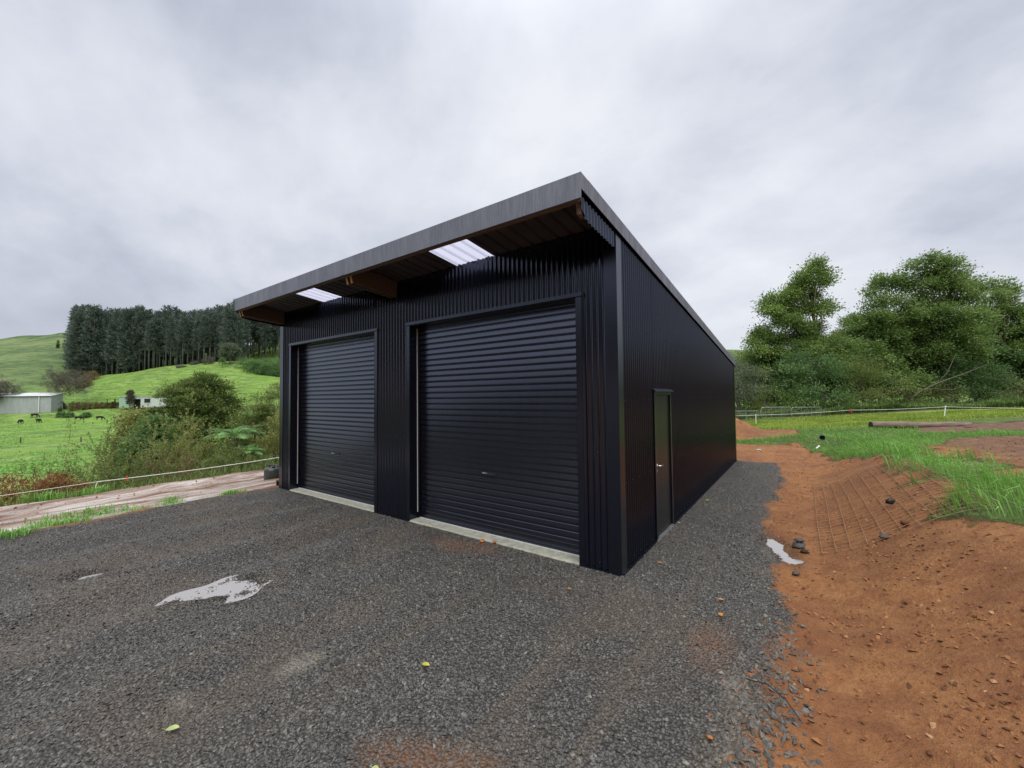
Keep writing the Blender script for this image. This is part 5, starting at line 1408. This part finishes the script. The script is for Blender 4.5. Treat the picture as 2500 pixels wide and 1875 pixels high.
for q in [(-.66,-2.31,.062,.3,yl,'yellow green leaf lying alone on the open gravel'),(-1.48,-3.6,.07,.9,gl,'pale green leaf at the bottom left of the gravel'),(-.32,-.65,.04,1.2,og,'orange leaf before the corner pier of the shed'),(.97,0,.05,.2,og,'orange leaf on the gravel right of the shed corner'),(1.05,-.33,.06,2.0,og,'amber leaf nearer the soil, right of the shed corner'),(.25,.52,.05,.5,og,'orange leaf close to the side wall of the shed'),(.17,3.9,.075,.8,yl,'large yellow leaf by the side wall beyond the door'),(.09,2.2,.05,1.5,yl,'yellow leaf at the foot of the side door'),(-.22,-3.05,.04,.4,gl,'pale leaf on the gravel near the tan patch')]: fallen(*q)
tw=empty('twig',on(-2.25,-2.47,.03),.6,'short brown twig lying on the gravel','twig'); mb=MB(); mb.tube([(0,0,0),(.06,.01,.012),(.13,-.01,.005)],[.006,.005,.003],5); mb.build('stem',M['twig_brown'],tw)
tw=empty('wire_offcut',on(1.33,-1.15,.03),-.6,'black curved wire offcut at the gravel edge','wire'); mb=MB(); mb.tube([(0,0,0),(.12,.03,.04),(.26,.02,.03),(.38,-.03,.01)],[.004]*4,5); mb.build('strand',M['black_plastic'],tw)
for i,(x,y,s) in enumerate([(-1.95,-.08,.05),(-1.78,-.02,.035),(1.2,-1.78,.018)]): rock(on(x,y,.02),(s,s*.7,s*.4),['orange clay lump before the wide roller door','small orange clay lump nearest the sill','orange clay lump at the bottom of the gravel edge'][i],60+i,'clay_lump','clay lump',simple('orange_clay_%d'%i,(.42,.16,.05),.85,noise=.3,nscale=20))

# ------------------------------------------------------------------ loose stones, clods, grass
def pebbles(name,n_try,dens,region,sz,mat,seed,label,squash=.55,lift=.25):
    rr=RNG(seed); x=region[0]+(region[1]-region[0])*rr.random(n_try); y=region[2]+(region[3]-region[2])*rr.random(n_try)
    k=rr.random(n_try)<dens(x,y); x=x[k];y=y[k]; n=len(x); z=ground_z(x,y)
    s=sz*(.45+1.1*rr.random(n)**1.6)
    B=np.array([(1,0,0),(.28,.95,.1),(-.8,.6,-.1),(-.85,-.5,.1),(.25,-.95,0),(.1,.1,1),(0,0,-1)],float)
    T=np.array([(0,1,5),(1,2,5),(2,3,5),(3,4,5),(4,0,5),(1,0,6),(2,1,6),(3,2,6),(4,3,6),(0,4,6)])
    V=B[None]*(1+.28*rr.normal(size=(n,7,1)))*s[:,None,None]
    V[:,:,0]*=(1+.5*rr.random(n))[:,None]; V[:,:,2]*=squash*(.6+.8*rr.random(n))[:,None]
    a=rr.random(n)*2*pi; ca,sa=np.cos(a)[:,None],np.sin(a)[:,None]
    X=V[:,:,0]*ca-V[:,:,1]*sa; Y=V[:,:,0]*sa+V[:,:,1]*ca
    tx,ty=rr.normal(size=n)*.35,rr.normal(size=n)*.35
    Z=V[:,:,2]+X*tx[:,None]+Y*ty[:,None]
    VV=np.stack([X+x[:,None],Y+y[:,None],Z+(z+s*lift*squash)[:,None]],-1).reshape(-1,3)
    TT=(T[None]+(np.arange(n)*7)[:,None,None]).reshape(-1,3)
    v=np.clip(rr.random(n)**1.15,0,1)
    o=mobj(name,VV,[TT],mat,None,{'v':np.repeat(v,7)}); tag(o,label,kind='stuff'); return n
def dcam(x,y): return np.hypot(x-CAM[0],y-CAM[1])
def inview(x,y):
    d,l=dl(x,y); return (d>.8)&(np.abs(l)<1.5*d+.6)
def dens_g(x,y):
    g=gravel_sd(x,y); r=dcam(x,y); A=masks(x,y)
    p=np.clip(sstep(-.12,.10,g+.25*fbm(x*4,y*4,91)),0,1)*np.clip((6.0/np.maximum(r,1))**1.25,.12,1)
    p*=1-.45*np.clip(A['stain'],0,1); p*=1-.6*np.clip(A['silt'],0,1)
    p*=.45+.55*sstep(-.15,.12,fbm(x*1.1,y*1.1,92)*1.0)
    for (qx,qy,a,b,th) in POOLS: p*=1-.8*np.exp(-(((x-qx)/a)**2+((y-qy)/b)**2))
    inshed=(x>-8)&(x<.01)&(y>-.03); p[inshed]=0
    return p*inview(x,y)
ng=pebbles('gravel_stones',560000,dens_g,(-8.6,1.75,-5,9.8),.0080,M['stones'],401,'loose dark basalt chip covering the yard')
def dens_e(x,y):
    g=gravel_sd(x,y); e=np.exp(-((g+.02)/.13)**2)*sstep(.2,-2.2,y)*(x>0); return e*inview(x,y)*.8
pebbles('gravel_edge_stones',16000,dens_e,(.8,2.0,-4,1.0),.0145,M['stones'],402,'larger dark stones heaped along the gravel edge',.85,.15)
def dens_s(x,y):
    A=masks(x,y); r=dcam(x,y); s=(1-A['gravel'])*(1-A['grass'])*(x>.5)
    return s*np.clip((4.5/np.maximum(r,1))**1.1,.1,1)*inview(x,y)*(.3+.7*sstep(-.1,.15,fbm(x*2,y*2,93)))
pebbles('soil_clods',60000,dens_s,(.9,7.5,-5,16),.011,M['clods'],403,'crumbs and clods of red clay',.7)
pebbles('soil_clods',2200,lambda x,y:dens_s(x,y)*.5,(.9,7.5,-5,16),.020,M['clods'],404,'larger clods of red clay',.7)
def dens_m(x,y): return mud_zone(x,y)*(y<3)*.9
pebbles('mud_clods',500,dens_m,(-11.4,-8.2,-6,3),.016,M['clods'],405,'clods along the ridges of the muddy track',.7)
# verge grass (long, wind combed)
def scatter(n,x0,x1,y0,y1,w,seed):
    rr=RNG(seed); x=x0+(x1-x0)*rr.random(n); y=y0+(y1-y0)*rr.random(n); k=rr.random(n)<w(x,y); x=x[k];y=y[k]
    return np.column_stack([x,y,ground_z(x,y)-.01])
vw=lambda x,y: sstep(.42,.75,np.clip(.5+grass_w(x,y)*.8,0,1))*(1-lawn_w(x,y))*inview(x,y)
def vdens(x,y):
    r=dcam(x,y); return vw(x,y)*np.clip((8/np.maximum(r,1))**1.2,.25,1)*(.5+.5*sstep(-.15,.1,fbm(x*3,y*3,94)))
P=scatter(150000,-6,12,1,22,vdens,501); rr=RNG(502)
hgt=(.17+.30*sstep(-.2,.25,fbm(P[:,0]*1.4,P[:,1]*1.4,95)))*np.interp(P[:,1],[3,9,13],[1.0,.85,.55])
V,Q,T=blades(P,hgt*(.5+.7*rr.random(len(P))),.0095*(1+.10*np.maximum(dcam(P[:,0],P[:,1])-7,0))*(.7+.6*rr.random(len(P))),(-.42,-.40,0),rr,.6)
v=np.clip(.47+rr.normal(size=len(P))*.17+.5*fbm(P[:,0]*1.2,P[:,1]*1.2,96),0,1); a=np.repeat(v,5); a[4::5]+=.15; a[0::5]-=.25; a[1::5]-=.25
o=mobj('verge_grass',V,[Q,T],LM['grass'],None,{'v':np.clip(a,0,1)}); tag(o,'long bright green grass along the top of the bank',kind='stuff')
# lawn: mown clippings and tufts, yellow green
def lw(x,y):
    d,l=dl(x,y); g=sstep(.45,.7,np.clip(.5+grass_w(x,y)*.8,0,1)); return g*lawn_w(x,y)*np.clip((22/np.maximum(d,1))**1.3,.3,1)*inview(x,y)*sstep(40,36,d)
rr=RNG(510); n=150000; x=-6+36*rr.random(n); y=14+26*rr.random(n); k=rr.random(n)<lw(x,y); x=x[k]; y=y[k]
inn=(x<NX1)&(y<NY1); z=np.where(inn,ground_z(x,y),height(x,y)); P=np.column_stack([x,y,z-.01])
hg=.10+.16*sstep(-.1,.3,fbm(x*.9,y*.9,97))
V,Q,T=blades(P,hg*(.6+.7*rr.random(len(P))),.030*(.7+.6*rr.random(len(P))),(-.2,-.2,0),rr,1.0)
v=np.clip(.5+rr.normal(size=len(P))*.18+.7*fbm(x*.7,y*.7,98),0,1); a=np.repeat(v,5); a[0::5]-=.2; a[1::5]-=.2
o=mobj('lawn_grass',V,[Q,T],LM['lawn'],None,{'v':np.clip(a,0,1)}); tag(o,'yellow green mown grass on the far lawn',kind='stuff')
# tufts on the muddy track
TF=[(-8.30,-3.23,.2,.11,'grass tuft on the track, the large strip left of the gravel'),(-8.62,-3.45,.25,.12,'grass tuft on the track behind the large strip'),(-8.66,-1.77,.2,.1,'grass tuft on the track before the dead bush'),(-8.54,-2.34,.2,.09,'small grass tuft on the track between the longer ones'),(-8.35,-.84,.22,.1,'grass tuft at the gravel edge nearest the drum'),(-7.95,-3.85,.2,.1,'grass tuft at the left edge of the view beside the gravel'),(-8.75,-3.0,.25,.09,'grass strip along the middle of the track'),(-8.65,-2.65,.22,.1,'short grass strip beside the white rut'),(-11.3,-3.2,.3,.3,'pale green grass tuft at the foot of the dead bracken'),(-11.25,-2.5,.25,.26,'pale green grass tuft under the knotted rope tail'),(-11.1,-2.0,.12,.12,'tiny yellow tuft below the red ribbon')]
for i,(x,y,w,h,lab) in enumerate(TF):
    rr=RNG(520+i); n=int(260*w/.25); px_=rr.normal(size=n)*w*.38; py_=rr.normal(size=n)*w*(.9 if i in(0,6,7) else .55)
    z0=gz(x,y); P=np.column_stack([px_,py_,ground_z(x+px_,y+py_)-z0-.01])
    o=grass_patch('grass_tuft',P,h,.012,(.1,.0,0),LM['grass'],530+i,None,.8,.55); o.location=(x,y,z0); tag(o,lab,'grass tuft','grass tufts on the muddy track')
# rank growth on the gully bank and under the trees
rr=RNG(540); n=26000; x=-19+8.0*rr.random(n); y=-9+14*rr.random(n); k=(x<-11.15+.25*fbm(y*1.5,y*0,99))&(rr.random(n)<.9*sstep(-20,-12,x)); x=x[k];y=y[k]
z=np.array(np.where((x>NX0),ground_z(x,y),height(x,y))); P=np.column_stack([x,y,z-.02])
V,Q,T=blades(P,.30*(.5+.9*rr.random(len(P))),.016,(.1,.05,0),rr,.9); v=np.clip(.45+rr.normal(size=len(P))*.25,0,1)
o=mobj('rank_growth',V,[Q,T],LM['olive'],None,{'v':np.repeat(v,5)}); tag(o,'rank brownish growth on the gully side',kind='stuff')
rr=RNG(541); n=60000; px_=1770+900*rr.random(n); d=36.5+7*rr.random(n)**1.3; l=(px_-1250)/F_PX*d; x=CAM[0]+FH[0]*d+RH[0]*l; y=CAM[1]+FH[1]*d+RH[1]*l
P=np.column_stack([x,y,height(x,y)-.02]); V,Q,T=blades(P,(.55+2.2*np.clip(fbm(x*.5,y*.5,111)+.1,0,.6))*(.3+.9*rr.random(n)**1.5),.075,(.1,.05,0),rr,1.0); v=np.clip(.45+rr.normal(size=n)*.2+1.2*fbm(x*.35,y*.35,112),0,1)
o=mobj('undergrowth',V,[Q,T],LM['broad'],None,{'v':np.repeat(v,5)}); tag(o,'shaded undergrowth below the trees beyond the lawn',kind='stuff')
# paddock sward: clumps that catch the light on the flats and the knoll
rr=RNG(550); n=60000; d=50+170*rr.random(n)**1.3; px_=-20+740*rr.random(n); l=(px_-1250)/F_PX*d; x=CAM[0]+FH[0]*d+RH[0]*l; y=CAM[1]+FH[1]*d+RH[1]*l
cl=fbm(x*.12,y*.12,101)+fbm(x*.5,y*.5,102)
k=(rr.random(n)<sstep(-.1,.3,cl)); x=x[k];y=y[k];d=d[k]
zz=height(x,y)+fbm(x*.06,y*.06,71)*sstep(60,140,dl(x,y)[0])*2.2+fbm(x*.3,y*.3,72)*.35*sstep(50,90,dl(x,y)[0])
P=np.column_stack([x,y,zz-.05]); V,Q,T=blades(P,.26*(.5+.8*rr.random(len(P))),.20,(0,0,0),rr,1.2); v=np.clip(.55+rr.normal(size=len(P))*.2,0,1)
o=mobj('paddock_sward',V,[Q,T],LM['grass'],None,{'v':np.repeat(v,5)}); tag(o,'tufty bright green pasture in the paddock',kind='stuff')

# ------------------------------------------------------------------ sky, sun, camera
SUN_EL,SUN_AZ=radians(58),radians(150)   # azimuth clockwise from +Y: behind and right of the camera
w=bpy.data.worlds.new('World'); S.world=w; w.use_nodes=True; nt=w.node_tree; g=G(nt)
bg=nt.nodes['Background']
sky=g.n('ShaderNodeTexSky',sky_type='NISHITA'); sky.sun_disc=False; sky.sun_elevation=SUN_EL; sky.sun_rotation=SUN_AZ; sky.air_density=1.2; sky.dust_density=4.0
tc=g.n('ShaderNodeTexCoord').outputs['Generated']
sx=g.n('ShaderNodeSeparateXYZ'); nt.links.new(tc,sx.inputs[0])
zc=g.math('MAXIMUM',sx.outputs[2],0.0); den=g.math('ADD',zc,.48)
cb=g.n('ShaderNodeCombineXYZ'); nt.links.new(g.math('DIVIDE',sx.outputs[0],den),cb.inputs[0]); nt.links.new(g.math('DIVIDE',sx.outputs[1],den),cb.inputs[1])
cv=cb.outputs[0]
# cloud streets: stretched along one direction
mp=g.n('ShaderNodeMapping'); mp.inputs['Rotation'].default_value=(0,0,radians(35)); mp.inputs['Scale'].default_value=(.85,1.1,1); mp.inputs['Location'].default_value=(3.1,1.7,0); nt.links.new(cv,mp.inputs[0])
n1=g.noise(mp.outputs[0],1.5,6,.5,.12); n2=g.noise(mp.outputs[0],.8,3,.5,.2); n3=g.noise(mp.outputs[0],6.5,5,.6,.2)
f=g.math('ADD',g.math('ADD',g.math('MULTIPLY',n1,.52),g.math('MULTIPLY',n2,.36)),g.math('MULTIPLY',n3,.12))
cl=g.ramp(f,[(.38,(.455,.48,.59)),(.45,(.585,.615,.72)),(.515,(.74,.77,.86)),(.60,(.90,.925,.985))])
# overcast dome: brighter overhead, a pale band near the horizon
zen=g.rng(sx.outputs[2],.62,.98,0,1); cl=g.mix(zen,cl,g.mix(1.0,cl,(2.0,2.0,1.95,1),'MULTIPLY'))
hor=g.rng(sx.outputs[2],.0,.30,1,0); cl=g.mix(g.math('MULTIPLY',hor,.55),cl,(.66,.695,.785,1))
low=g.rng(sx.outputs[2],-.25,-.02,1,0); cl=g.mix(low,cl,(.12,.13,.10,1))
cl10=g.mix(1.0,cl,(10,10,10,1),'MULTIPLY')
col=g.mix(.93,sky.outputs[0],cl10)
nt.links.new(col,bg.inputs[0]); bg.inputs[1].default_value=.1
sd=bpy.data.lights.new('Sun','SUN'); sd.energy=2.5; sd.angle=radians(60); sd.color=(1,.97,.92)
so=bpy.data.objects.new('Sun',sd); COL.objects.link(so)
dirv=Vector((sin(SUN_AZ)*cos(SUN_EL),cos(SUN_AZ)*cos(SUN_EL),sin(SUN_EL)))
so.rotation_euler=dirv.to_track_quat('Z','Y').to_euler(); so.location=(20,-20,40)
cd=bpy.data.cameras.new('Camera'); cam=bpy.data.objects.new('Camera',cd); COL.objects.link(cam)
cd.sensor_fit='HORIZONTAL'; cd.sensor_width=36; cd.lens=F_PX/2500*36; cd.clip_start=.05; cd.clip_end=4000
mw=Matrix(((RT[0],UP[0],-FW[0],CAM[0]),(RT[1],UP[1],-FW[1],CAM[1]),(RT[2],UP[2],-FW[2],CAM[2]),(0,0,0,1)))
cam.matrix_world=mw; S.camera=cam
S.view_settings.view_transform='Standard'; S.view_settings.look='None'; S.view_settings.exposure=0; S.view_settings.gamma=1
S.render.engine='CYCLES'; S.cycles.use_denoising=True
try: S.cycles.denoiser='OPENIMAGEDENOISE'
except Exception: pass
S.cycles.max_bounces=8; S.cycles.transparent_max_bounces=16; S.cycles.caustics_reflective=False; S.cycles.caustics_refractive=False
